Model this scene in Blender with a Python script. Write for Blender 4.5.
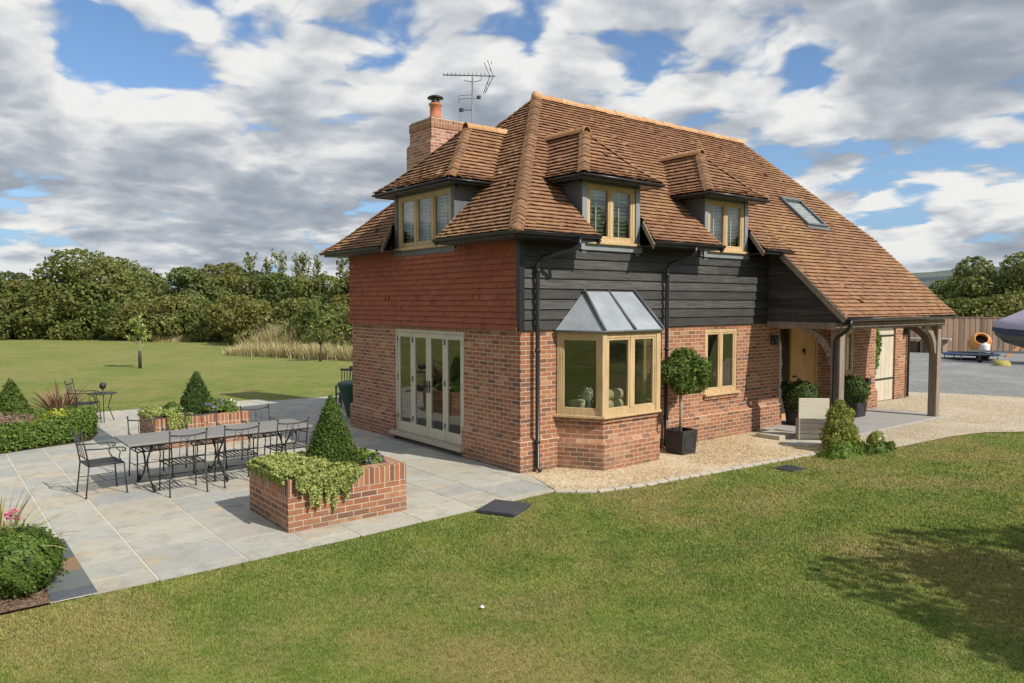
import bpy, bmesh, math, random
import numpy as np
from mathutils import Vector, Matrix, noise as mnoise
R = math.radians
random.seed(7); rng = np.random.default_rng(7)
for o in list(bpy.data.objects): bpy.data.objects.remove(o)
scene = bpy.context.scene
COL = scene.collection
# ------------------------------------------------------------------ camera
CAM = Vector((-7.6916, -9.4562, 2.8)); YAW = 51.53; PITCH = 2.932
cam = bpy.data.cameras.new('camera'); cam.sensor_width = 36; cam.lens = 751.4/1024*36
cam.clip_start = .05; cam.clip_end = 8000
camo = bpy.data.objects.new('camera', cam); COL.objects.link(camo)
camo.location = CAM; camo.rotation_euler = (R(90-PITCH), 0, R(YAW-90))
scene.camera = camo
FW = (math.cos(R(YAW)), math.sin(R(YAW))); RT = (math.sin(R(YAW)), -math.cos(R(YAW)))
# ------------------------------------------------------------------ sun and sky
SUNV = Vector((.27, -1, .9)).normalized()
sl = bpy.data.lights.new('sun', 'SUN'); sl.energy = 4.9; sl.angle = R(.55); sl.color = (1, .94, .84)
so = bpy.data.objects.new('sun', sl); COL.objects.link(so)
so.rotation_euler = SUNV.to_track_quat('Z', 'Y').to_euler(); so.location = (10, -30, 30)
scene.view_settings.view_transform = 'Standard'; scene.view_settings.look = 'None'
scene.view_settings.exposure = 0.05; scene.view_settings.gamma = 1
scene.view_settings.use_curve_mapping = False

class NT:
    """tiny node-building helper"""
    def __init__(s, tree): s.t = tree; s.t.nodes.clear()
    def n(s, typ, ins=None, **props):
        nd = s.t.nodes.new(typ)
        for k, v in props.items(): setattr(nd, k, v)
        for k, v in (ins or {}).items(): s.set(nd.inputs[k], v)
        return nd
    def set(s, sock, v):
        if isinstance(v, bpy.types.NodeSocket): s.t.links.new(v, sock)
        elif isinstance(v, bpy.types.Node): s.t.links.new(v.outputs[0], sock)
        else:
            if isinstance(v, (tuple, list)) and len(v) == 3 and sock.type == 'RGBA': v = (*v, 1)
            sock.default_value = v
    def m(s, op, a, b=None, c=None, clamp=False):
        nd = s.t.nodes.new('ShaderNodeMath'); nd.operation = op; nd.use_clamp = clamp
        for i, v in enumerate((a, b, c)):
            if v is not None: s.set(nd.inputs[i], v)
        return nd.outputs[0]
    def vm(s, op, a, b=None, scale=None):
        nd = s.t.nodes.new('ShaderNodeVectorMath'); nd.operation = op
        s.set(nd.inputs[0], a)
        if b is not None: s.set(nd.inputs[1], b)
        if scale is not None: s.set(nd.inputs[3], scale)
        return nd.outputs[0]
    def mix(s, fac, a, b, blend='MIX'):
        nd = s.t.nodes.new('ShaderNodeMix'); nd.data_type = 'RGBA'; nd.blend_type = blend
        s.set(nd.inputs[0], fac); s.set(nd.inputs[6], a); s.set(nd.inputs[7], b)
        return nd.outputs[2]
    def ramp(s, fac, stops, interp='LINEAR'):
        nd = s.t.nodes.new('ShaderNodeValToRGB'); cr = nd.color_ramp; cr.interpolation = interp
        while len(cr.elements) < len(stops): cr.elements.new(.5)
        for e, (p, c) in zip(cr.elements, stops):
            e.position = p; e.color = (*c, 1) if len(c) == 3 else c
        s.set(nd.inputs[0], fac); return nd.outputs[0]
    def rng(s, v, a, b, c=0, d=1, typ='SMOOTHSTEP'):
        nd = s.t.nodes.new('ShaderNodeMapRange'); nd.interpolation_type = typ
        for i, x in enumerate((v, a, b, c, d)): s.set(nd.inputs[i], x)
        return nd.outputs[0]
    def noise(s, vec, scale, detail=3, rough=.55, dist=0, dim='3D'):
        nd = s.n('ShaderNodeTexNoise', {'Scale': scale, 'Detail': detail, 'Roughness': rough, 'Distortion': dist}, noise_dimensions=dim)
        if vec is not None: s.set(nd.inputs['Vector'], vec)
        return nd.outputs['Fac']

w = bpy.data.worlds.new('World'); scene.world = w; w.use_nodes = True
W = NT(w.node_tree)
sky = W.n('ShaderNodeTexSky', sky_type='NISHITA', sun_disc=False)
sky.sun_elevation = math.asin(SUNV.z); sky.sun_rotation = math.atan2(SUNV.x, SUNV.y)
sky.air_density = 1.0; sky.dust_density = .6; sky.ozone_density = 2.5
geo = W.n('ShaderNodeTexCoord'); D = geo.outputs['Generated']
dn = W.vm('NORMALIZE', D)
sx = W.n('ShaderNodeSeparateXYZ', {0: dn})
def cloudfield(dz):
    zc = W.m('ADD', W.m('MAXIMUM', W.m('ADD', sx.outputs[2], dz), 0), .20)
    inv = W.m('DIVIDE', 1, zc)
    cx = W.m('MULTIPLY', sx.outputs[0], inv); cy = W.m('MULTIPLY', sx.outputs[1], inv)
    v = W.n('ShaderNodeCombineXYZ', {0: cx, 1: cy, 2: 0}).outputs[0]
    v = W.vm('ADD', v, (31.2, 22.5, 0))
    big = W.noise(v, .85, 2, .5)
    wv = W.n('ShaderNodeTexNoise', {'Scale': 2.6, 'Detail': 3, 'Vector': v}).outputs['Color']
    v2 = W.vm('ADD', v, W.vm('SCALE', W.vm('SUBTRACT', wv, (.5, .5, .5)), scale=.25))
    fb_ = W.noise(v2, 2.0, 8, .55)
    vo = W.n('ShaderNodeTexVoronoi', {'Vector': v2, 'Scale': 3.0, 'Detail': 3, 'Roughness': .5}, feature='F1', voronoi_dimensions='2D', normalize=True).outputs['Distance']
    fine = W.m('ADD', W.m('MULTIPLY', fb_, .62), W.m('MULTIPLY', W.m('SUBTRACT', 1, W.m('MULTIPLY', vo, 1.5)), .36))
    return W.m('ADD', W.m('MULTIPLY', big, .45), W.m('MULTIPLY', fine, .75)), v2
d0, v0 = cloudfield(0.0)
d1, v1 = cloudfield(.040)
d0 = W.m('ADD', d0, W.rng(sx.outputs[2], .02, .16, .022, 0)); cov = W.rng(d0, .522, .580)
thick = W.rng(d0, .57, .72)
lit = W.m('SUBTRACT', d0, d1)              # density falling away above the point: a sunlit top
fineb = W.noise(v0, 4.2, 7, .62)
b = W.m('ADD', W.m('MULTIPLY', lit, 4.2), W.m('ADD', .82, W.m('MULTIPLY', W.m('SUBTRACT', fineb, .5), .55)))
b = W.m('SUBTRACT', b, W.m('MULTIPLY', thick, .56))
ccol = W.ramp(b, [(0.0, (2.9, 3.3, 3.9)), (.32, (3.7, 4.15, 4.8)), (.58, (5.1, 5.5, 6.0)), (.80, (7.4, 7.6, 7.8)), (1.0, (9.3, 9.3, 9.1))])
skyc = W.mix(1, sky, (1.2, 1.35, 1.5), 'MULTIPLY')
skyc = W.mix(W.rng(sx.outputs[2], 0, .22, .85, 0), skyc, (2.9, 4.9, 7.6))
lowhaze = W.rng(sx.outputs[2], -.01, .09, .35, 0)
mixed = W.mix(cov, skyc, ccol)
mixed = W.mix(lowhaze, mixed, (4.6, 5.5, 6.5))
bg = W.n('ShaderNodeBackground', {'Color': mixed, 'Strength': .09})
W.t.links.new(bg.outputs[0], W.n('ShaderNodeOutputWorld').inputs[0])

# ------------------------------------------------------------------ materials
MATS = {}
def mat(name, rough=.6, spec=.4, metal=0, bumpd=.01):
    m = bpy.data.materials.new(name); m.use_nodes = True; T = NT(m.node_tree)
    T.b = T.n('ShaderNodeBsdfPrincipled', {'Roughness': rough, 'Metallic': metal, 'Specular IOR Level': spec})
    T.o = T.n('ShaderNodeOutputMaterial', {0: T.b})
    def col(c): T.set(T.b.inputs['Base Color'], c)
    def bump(h, d=bumpd, st=1.0):
        bn = T.n('ShaderNodeBump', {'Height': h, 'Distance': d, 'Strength': st}); T.set(T.b.inputs['Normal'], bn)
    T.col = col; T.bump = bump
    T.uv = T.n('ShaderNodeUVMap').outputs[0]
    T.pos = T.n('ShaderNodeNewGeometry').outputs['Position']
    T.obj = T.n('ShaderNodeTexCoord').outputs['Object']
    T.rnd = T.n('ShaderNodeAttribute', attribute_name='rnd').outputs['Fac']
    MATS[name] = m; return T
def simple(name, c, rough=.6, metal=0, spec=.4, var=.25, scale=6, bump=0):
    T = mat(name, rough, spec, metal)
    n = T.noise(T.obj, scale, 4, .6)
    T.col(T.mix(n, tuple(x*(1-var) for x in c), tuple(min(1, x*(1+var)) for x in c)))
    if bump: T.bump(T.noise(T.obj, scale*6, 3), bump, .6)
    return T
def brickmat(name, stops, mortar, soldier=False):
    T = mat(name, .85, .25)
    uv = T.uv
    if soldier:
        s_ = T.n('ShaderNodeSeparateXYZ', {0: uv}); uv = T.n('ShaderNodeCombineXYZ', {0: s_.outputs[1], 1: s_.outputs[0], 2: 0}).outputs[0]
    wob = T.vm('SCALE', T.vm('SUBTRACT', T.n('ShaderNodeTexNoise', {'Scale': 14, 'Vector': uv}).outputs['Color'], (.5, .5, .5)), scale=.008)
    uv2 = T.vm('ADD', uv, wob)
    br = T.n('ShaderNodeTexBrick', {'Vector': uv2, 'Color1': (0, 0, 0), 'Color2': (1, 1, 1), 'Mortar': (.5, .5, .5), 'Scale': 1, 'Mortar Size': .0072,
        'Mortar Smooth': .25, 'Bias': 0, 'Brick Width': .225, 'Row Height': .075}, offset=.5 if not soldier else 0, squash=1)
    c = T.ramp(br.outputs['Color'], stops)
    n1 = T.noise(T.uv, 9, 5, .7); n2 = T.noise(T.uv, 55, 3, .6); n3 = T.noise(T.pos, .9, 3, .6)
    c = T.mix(T.rng(n1, .3, .75, 0, .55), c, (.23, .10, .06))
    c = T.mix(T.rng(n2, .45, .8, 0, .38), c, (.50, .27, .16))
    c = T.mix(T.rng(n3, .52, .75, 0, .22), c, (.50, .32, .22))
    mc = T.mix(n2, tuple(x*.8 for x in mortar), mortar); zz_ = T.n('ShaderNodeSeparateXYZ', {0: T.pos}).outputs[2]
    full = T.mix(br.outputs['Fac'], c, mc); dirt = T.m('MULTIPLY', T.rng(T.m('ADD', zz_, T.m('MULTIPLY', n3, -.35)), .22, -.12), T.rng(n1, .3, .7))
    full = T.mix(T.m('MULTIPLY', dirt, .55), full, (.16, .12, .085)); full = T.mix(T.rng(T.noise(T.vm('MULTIPLY', T.pos, (1.5, 1.5, .5)), 1.2, 5, .7), .58, .75, 0, .25), full, (.22, .15, .11))
    T.col(full)
    h = T.m('ADD', T.m('MULTIPLY', T.m('SUBTRACT', 1, br.outputs['Fac']), 1), T.m('MULTIPLY', n2, .35))
    T.bump(h, .008, .8)
BST = [(0, (.13, .07, .052)), (.14, (.19, .085, .054)), (.35, (.29, .115, .062)), (.55, (.37, .15, .075)), (.78, (.32, .118, .060)), (.92, (.43, .20, .105)), (1, (.46, .27, .165))]
brickmat('brick', BST, (.56, .48, .36))
brickmat('brick_dark', BST, (.52, .44, .34), False)
brickmat('brick_soldier', BST, (.56, .48, .36), True)
BST2 = [(0, (.20, .10, .075)), (.3, (.36, .16, .10)), (.6, (.46, .21, .125)), (1, (.52, .30, .2))]
brickmat('brick_stack', BST2, (.66, .58, .48))

T = mat('roof_tile', .82, .25)
c = T.ramp(T.rnd, [(0, (.14, .072, .048)), (.15, (.22, .112, .066)), (.45, (.285, .148, .083)), (.75, (.325, .172, .096)), (1, (.39, .23, .13))])
n1 = T.noise(T.pos, .8, 4, .6); n2 = T.noise(T.pos, 30, 4, .7); n3 = T.noise(T.pos, 5, 4, .7)
n7 = T.noise(T.vm('MULTIPLY', T.pos, (1.6, 1.6, .35)), 1.0, 4, .65)
c = T.mix(T.rng(n1, .48, .70, 0, .55), c, (.44, .27, .12)); c = T.mix(T.rng(n7, .50, .72, 0, .45), c, (.17, .10, .065))
zz = T.n('ShaderNodeSeparateXYZ', {0: T.pos}).outputs[2]
c = T.mix(T.m('MULTIPLY', T.rng(n3, .52, .66), T.rng(zz, 5.4, 3.8, 0.06, .32)), c, (.40, .29, .12))
c = T.mix(T.rng(n2, .5, .75, 0, .55), c, (.13, .085, .06))
T.col(c); T.bump(n2, .004, .7)
T = mat('ridge_tile', .8, .25)
n2 = T.noise(T.pos, 16, 4, .7)
T.col(T.mix(T.rng(n2, .45, .8, 0, .8), T.ramp(T.rnd, [(0, (.47, .25, .12)), (1, (.60, .36, .19))]), (.22, .14, .08))); T.bump(n2, .005, .7)
T = mat('hip_tile', .85, .2)
n2 = T.noise(T.pos, 12, 5, .75)
T.col(T.mix(T.rng(n2, .38, .65, 0, .8), T.ramp(T.rnd, [(0, (.23, .12, .068)), (1, (.33, .175, .092))]), (.13, .09, .055))); T.bump(n2, .006, .8)
T = mat('hung_tile', .8, .25)
n1 = T.noise(T.pos, 1.2, 4, .6); n2 = T.noise(T.pos, 26, 4, .7)
c = T.ramp(T.rnd, [(0, (.22, .066, .042)), (.4, (.31, .092, .053)), (.8, (.35, .108, .060)), (1, (.39, .145, .08))])
c = T.mix(T.rng(n2, .5, .8, 0, .4), c, (.13, .055, .045)); c = T.mix(T.rng(n1, .5, .8, 0, .35), c, (.30, .12, .08))
T.col(c); T.bump(n2, .003, .6)

def wood(name, c1, c2, scale=(3, 3, 40), rough=.6, axis='z', bump=.002, rowvar=0.25):
    T = mat(name, rough, .3)
    sc = {'z': (28, 28, 1.2), 'u': (1.2, 1.2, 28)}[axis]
    v = T.vm('MULTIPLY', T.pos, sc)
    n = T.noise(v, 1.6, 6, .65, .4); n2 = T.noise(T.pos, 2.2, 3, .6)
    c = T.mix(T.rng(n, .3, .72), c1, c2)
    c = T.mix(T.rng(n2, .4, .75, 0, .35), c, tuple(x*.7 for x in c1))
    c = T.mix(T.m('MULTIPLY', T.rnd, rowvar), c, tuple(x*.55 for x in c1))
    T.col(c); T.bump(n, bump, .7); return T
wood('oak', (.46, .31, .15), (.68, .52, .31))
wood('oak_door', (.55, .31, .12), (.66, .40, .17))
wood('oak_grey', (.20, .155, .12), (.38, .31, .25), rough=.8)
wood('painted_door', (.53, .48, .37), (.62, .57, .46), rough=.45, bump=.0006)
wood('black_board', (.040, .038, .037), (.125, .118, .112), axis='u', rough=.5, bump=.005, rowvar=.6)
wood('fence_wood', (.42, .285, .20), (.56, .40, .285), rough=.85, rowvar=.9)
wood('silver_wood', (.30, .28, .25), (.45, .42, .37), axis='u', rough=.8)
wood('pale_board', (.62, .58, .46), (.72, .68, .56), axis='u', rough=.6)
wood('garden_wood', (.10, .105, .10), (.19, .195, .18), rough=.8)
T = simple('lead', (.40, .435, .47), .42, .4, .5, .42, 2.6); T.bump(T.noise(T.pos, 9, 3), .012, .5)
simple('lead_mid', (.27, .29, .31), .5, .3, .45, .25, 4)
simple('lead_dark', (.13, .14, .15), .55, .2, .4, .3, 4)
simple('black_metal', (.018, .018, .02), .35, 0, .5, .2, 8)
simple('iron', (.045, .045, .046), .5, .4, .5, .4, 30)
simple('aluminium', (.22, .22, .22), .5, .5)
wood('dull_slat', (.13, .115, .10), (.27, .24, .21), axis='u', rough=.8)
simple('terracotta', (.50, .19, .09), .8, 0, .3, .25, 9, .002)
simple('stone_sill', (.42, .37, .29), .8, 0, .3, .2, 8, .003)
simple('dark_room', (.055, .05, .045), .9, 0, .1)
simple('room_floor', (.24, .17, .11), .5, 0, .3)
simple('cushion', (.62, .52, .36), .9, 0, .1, .15, 20)
simple('shutter', (.8, .78, .70), .5, 0, .3, .05)
simple('lead_planter', (.035, .036, .04), .5, .2, .5, .3, 10, .002)
simple('soil', (.06, .04, .028), .95, 0, .1, .5, 30, .02)
simple('bark_stem', (.14, .10, .07), .9, 0, .1, .4, 20, .006)
simple('pale_bark', (.36, .31, .25), .9, 0, .1, .3, 20, .004)
simple('white_plastic', (.75, .75, .72), .4)
simple('orange_paint', (.62, .28, .07), .45, 0, .5, .2, 5)
simple('yellow_cloth', (.36, .31, .08), .8)
simple('red_plastic', (.55, .03, .03), .45)
simple('blue_pad', (.012, .045, .12), .5, 0, .4, .3, 9)
simple('green_cover', (.008, .060, .042), .55, 0, .4, .4, 5, .02)
simple('boat_cover', (.42, .38, .47), .7, 0, .3, .12, 3, .03)
simple('navy_cover', (.045, .045, .085), .6)
simple('mixer_dark', (.02, .02, .02), .8)
simple('hull', (.13, .14, .13), .35, 0, .5)  # dark tone carries the shadow under the boat cover in the colour
simple('galvanised', (.42, .43, .44), .45, .8)
simple('manhole', (.052, .054, .062), .7, 0, .4, .35, 14, .004)
simple('rubble', (.50, .46, .38), .9, 0, .2, .5, 8, .05)
simple('white_petal', (.85, .83, .80), .6, 0, .2, .05)
simple('tree_guard', (.05, .05, .05), .7)
T = mat('table_top', .45, .4)
n = T.noise(T.pos, 5, 5, .6); T.col(T.mix(n, (.16, .155, .14), (.25, .24, .21))); T.bump(T.noise(T.pos, 60, 3), .001, .5)

m = bpy.data.materials.new('glass'); m.use_nodes = True; G = NT(m.node_tree)
gg_ = G.n('ShaderNodeNewGeometry'); pos = gg_.outputs['Position']; dt_ = G.n('ShaderNodeVectorMath', {0: gg_.outputs['Normal'], 1: gg_.outputs['Incoming']}, operation='DOT_PRODUCT').outputs['Value']
fr = G.m('ADD', G.m('MULTIPLY', G.m('POWER', G.m('SUBTRACT', 1, G.m('ABSOLUTE', dt_)), 5), .95), .045)
gb = G.n('ShaderNodeBump', {'Height': G.noise(pos, 1.6, 1), 'Distance': .006, 'Strength': .5})
tr = G.n('ShaderNodeBsdfTransparent', {'Color': (.8, .84, .82, 1)}); gl = G.n('ShaderNodeBsdfGlossy', {'Color': (1, 1, 1, 1), 'Roughness': .012, 'Normal': gb})
f2 = G.m('ADD', G.m('MULTIPLY', fr, 1.6), .01, clamp=True)
G.n('ShaderNodeOutputMaterial', {0: G.n('ShaderNodeMixShader', {0: f2, 1: tr, 2: gl})}); MATS['glass'] = m

def grasscol(T):
    n1 = T.noise(T.pos, .33, 4, .62, .4); n2 = T.noise(T.pos, 1.7, 4, .65); n3 = T.noise(T.pos, 14, 4, .7); n4 = T.noise(T.pos, .028, 3, .5)
    n6 = T.noise(T.vm('MULTIPLY', T.pos, (.22, .22, 1)), 1, 4, .6, .6)
    c = T.mix(T.rng(n2, .32, .68), (.120, .180, .030), (.225, .262, .058))
    c = T.mix(T.rng(n1, .44, .62, 0, .70), c, (.35, .265, .11)); c = T.mix(T.rng(T.noise(T.pos, .75, 5, .7), .50, .66, 0, .5), c, (.33, .27, .12))
    c = T.mix(T.rng(n1, .42, .30, 0, .5), c, (.10, .155, .034))
    c = T.mix(T.rng(n3, .53, .70, 0, .5), c, (.37, .31, .15))
    c = T.mix(T.rng(n3, .50, .30, 0, .65), c, (.055, .095, .016))
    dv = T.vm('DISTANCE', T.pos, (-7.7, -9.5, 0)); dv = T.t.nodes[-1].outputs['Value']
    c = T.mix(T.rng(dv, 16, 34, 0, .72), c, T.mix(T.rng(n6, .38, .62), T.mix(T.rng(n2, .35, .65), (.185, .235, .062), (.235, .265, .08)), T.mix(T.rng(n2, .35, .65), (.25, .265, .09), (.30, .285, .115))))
    return c, n3, n2
T = mat('lawn', .95, .1); c, n3, n2 = grasscol(T)
n5 = T.noise(T.pos, 70, 3, .7)
c = T.mix(T.rng(n5, .55, .35, 0, .5), c, (.045, .07, .015))
T.col(c); T.bump(T.m('ADD', n5, T.m('MULTIPLY', n3, 1.5)), .03, .7)
T = mat('grass_blade', .75, .2); c, n3, n2 = grasscol(T)
c = T.mix(T.rng(T.rnd, 0, 1, 0, .35), c, (.24, .30, .06)); c = T.mix(T.rng(T.rnd, .90, .97, 0, .4), c, (.44, .37, .2))
T.col(c)
def gravel(name, stops, s=75, big=.5):
    T = mat(name, .9, .2)
    vo = T.n('ShaderNodeTexVoronoi', {'Vector': T.pos, 'Scale': s}); vr = T.n('ShaderNodeSeparateColor', {0: vo.outputs['Color']}).outputs[0]
    c = T.ramp(vr, stops); n = T.noise(T.pos, big, 5, .65)
    c = T.mix(T.rng(vo.outputs['Distance'], .45, .75, 0, .75), c, tuple(x*.35 for x in stops[1][1]))
    c = T.mix(T.rng(n, .45, .7, 0, .4), c, stops[-1][1])
    n2 = T.noise(T.pos, 3, 4, .7); c = T.mix(T.rng(n2, .55, .75, 0, .35), c, tuple(x*.6 for x in stops[1][1]))
    T.col(c); T.bump(T.m('SUBTRACT', 1, vo.outputs['Distance']), .012, .9)
gravel('golden_gravel', [(0, (.22, .14, .07)), (.3, (.50, .35, .19)), (.65, (.62, .49, .31)), (1, (.78, .68, .50))], 42)
gravel('cream_gravel', [(0, (.28, .22, .14)), (.3, (.47, .38, .25)), (.65, (.57, .49, .36)), (1, (.66, .60, .48))], 36)
gravel('grey_gravel', [(0, (.12, .125, .13)), (.3, (.22, .225, .23)), (.65, (.30, .305, .31)), (1, (.40, .40, .40))], 40)
gravel('bark_mulch', [(0, (.05, .03, .02)), (.3, (.13, .075, .045)), (.65, (.22, .14, .09)), (1, (.34, .25, .18))], 45)
T = mat('flagstone', .8, .3)
n1 = T.noise(T.pos, 1.5, 5, .65); n2 = T.noise(T.pos, 7, 5, .7); n3 = T.noise(T.pos, 45, 4, .7)
c = T.ramp(T.rnd, [(0, (.33, .34, .33)), (.2, (.40, .39, .34)), (.45, (.45, .43, .36)), (.7, (.37, .37, .34)), (.85, (.44, .39, .30)), (1, (.32, .335, .33))])
c = T.mix(T.rng(n1, .53, .70, 0, .55), c, (.49, .36, .20)); c = T.mix(T.rng(n2, .45, .75, 0, .5), c, (.27, .27, .25)); c = T.mix(T.rng(n1, .45, .3, 0, .4), c, (.50, .48, .40))
c = T.mix(T.rng(n3, .5, .8, 0, .3), c, (.52, .50, .43)); n8 = T.noise(T.pos, 3.2, 7, .75); c = T.mix(T.rng(n8, .50, .62, 0, .42), c, (.235, .235, .205)); c = T.mix(T.rng(n8, .42, .34, 0, .4), c, (.54, .50, .40))
T.col(c); T.bump(T.m('ADD', n2, T.m('MULTIPLY', n3, .5)), .008, .8)
simple('joint', (.60, .55, .43), .95, 0, .1, .3, 12)
T = mat('slate_paver', .7, .35)
n2 = T.noise(T.pos, 5, 5, .7); c = T.ramp(T.rnd, [(0, (.085, .10, .12)), (.55, (.11, .125, .145)), (.7, (.24, .15, .08)), (.85, (.13, .145, .14)), (1, (.09, .105, .12))], 'CONSTANT')
T.col(T.mix(T.rng(n2, .4, .8, 0, .5), c, (.16, .17, .16))); T.bump(n2, .006, .6)
T = simple('kerb_stone', (.46, .42, .35), .9, 0, .2, .3, 9, .006)
T = mat('concrete', .9, .2); n = T.noise(T.pos, 2, 6, .7); T.col(T.mix(n, (.28, .27, .26), (.40, .39, .37))); T.bump(T.noise(T.pos, 60, 2), .002, .5)
T = mat('hillside', 1, 0); n = T.noise(T.pos, .006, 5, .6)
T.col(T.ramp(n, [(0, (.055, .075, .085)), (.45, (.07, .09, .10)), (.56, (.12, .14, .13)), (1, (.20, .21, .17))]))  # bluish tones put the distant haze into the woodland colour

def foliage(name, dark, midc, light, hue=None, hp=.9, trans=.22, patch=1.2):
    m = bpy.data.materials.new(name); m.use_nodes = True; T = NT(m.node_tree)
    rnd = T.n('ShaderNodeAttribute', attribute_name='rnd').outputs['Fac']
    pos = T.n('ShaderNodeNewGeometry').outputs['Position']
    c = T.ramp(rnd, [(0, dark), (.5, midc), (1, light)])
    c = T.mix(T.rng(T.noise(pos, patch, 3), .4, .7, 0, .5), c, light)
    oi = T.n('ShaderNodeObjectInfo').outputs['Random']
    c = T.mix(T.m('MULTIPLY', oi, .30), c, dark)
    if patch < .3:
        oi2 = T.m('FRACT', T.m('MULTIPLY', oi, 7.31)); c = T.mix(T.rng(oi2, .45, .95, 0, .55, 'LINEAR'), c, (.19, .165, .045)); c = T.mix(T.rng(oi2, .35, .0, 0, .45, 'LINEAR'), c, (.06, .12, .05))
    if hue: c = T.mix(T.rng(rnd, hp, hp+.01), c, hue)
    b_ = T.n('ShaderNodeBsdfPrincipled', {'Base Color': c, 'Roughness': .62, 'Specular IOR Level': .22})
    t_ = T.n('ShaderNodeBsdfTranslucent', {'Color': T.mix(.5, c, (.35, .4, .05), 'MIX')})
    T.n('ShaderNodeOutputMaterial', {0: T.n('ShaderNodeMixShader', {0: trans, 1: b_, 2: t_})})
    MATS[name] = m
foliage('tree_leaf', (.055, .078, .020), (.12, .15, .037), (.21, .235, .065), patch=.25)
foliage('far_leaf', (.045, .065, .03), (.075, .10, .045), (.12, .145, .06), patch=.15)
foliage('olive_leaf', (.08, .095, .028), (.155, .165, .045), (.25, .245, .075), patch=.25)
foliage('willow_leaf', (.07, .09, .03), (.15, .175, .055), (.25, .27, .09))
foliage('box_leaf', (.025, .052, .010), (.075, .130, .022), (.17, .25, .05), patch=6)
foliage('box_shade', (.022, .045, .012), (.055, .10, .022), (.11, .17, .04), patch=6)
foliage('bay_leaf', (.022, .050, .010), (.07, .125, .020), (.21, .28, .07), patch=6)
foliage('trail_leaf', (.12, .16, .03), (.28, .33, .08), (.50, .54, .20), patch=9)
foliage('gold_leaf', (.14, .20, .02), (.30, .36, .04), (.55, .56, .08), patch=9)
foliage('golden_conifer', (.06, .09, .015), (.22, .26, .05), (.48, .50, .13), patch=8)
foliage('mixed_bed', (.03, .065, .012), (.09, .16, .025), (.19, .27, .055), patch=6)
foliage('heather', (.12, .09, .06), (.27, .17, .13), (.42, .27, .22), patch=9)
foliage('flax_leaf', (.13, .045, .04), (.28, .12, .09), (.48, .33, .19), patch=9)
foliage('yucca_leaf', (.16, .15, .05), (.34, .33, .13), (.52, .46, .24), patch=9)
foliage('dry_grass', (.26, .24, .10), (.52, .43, .23), (.80, .68, .42), patch=.5)
foliage('pink_flower', (.5, .06, .20), (.72, .16, .34), (.85, .35, .5))
foliage('white_flower', (.6, .6, .55), (.8, .8, .75), (.9, .9, .85))
foliage('violet_flower', (.12, .09, .22), (.2, .15, .32), (.35, .28, .45))
foliage('yellow_flower', (.6, .45, .04), (.75, .6, .08), (.85, .75, .2))
foliage('ivy_leaf', (.04, .09, .012), (.12, .21, .03), (.24, .34, .07), patch=6)

# ------------------------------------------------------------------ mesh builder
def wallT(ox, oy, dx, dy):
    """(u, w, z): u along the wall, w outward"""
    return lambda p: (ox+dx*p[0]+dy*p[1], oy+dy*p[0]-dx*p[1], p[2])
FRONT = wallT(0, 0, 1, 0); LEFT = wallT(0, 0, 0, -1)     # LEFT: u = -y
IDT = lambda p: p
def clip(poly, conv):
    out = poly
    n = len(conv)
    area = sum(conv[i][0]*conv[(i+1) % n][1]-conv[(i+1) % n][0]*conv[i][1] for i in range(n))
    cv = conv if area > 0 else conv[::-1]
    for i in range(n):
        a, b_ = cv[i], cv[(i+1) % n]; ex, ey = b_[0]-a[0], b_[1]-a[1]
        new = []
        if not out: return []
        for j in range(len(out)):
            p, q = out[j], out[(j+1) % len(out)]
            sp = ex*(p[1]-a[1])-ey*(p[0]-a[0]); sq = ex*(q[1]-a[1])-ey*(q[0]-a[0])
            if sp >= 0: new.append(p)
            if (sp >= 0) != (sq >= 0):
                t = sp/(sp-sq); new.append((p[0]+(q[0]-p[0])*t, p[1]+(q[1]-p[1])*t))
        out = new
    return out
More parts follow.
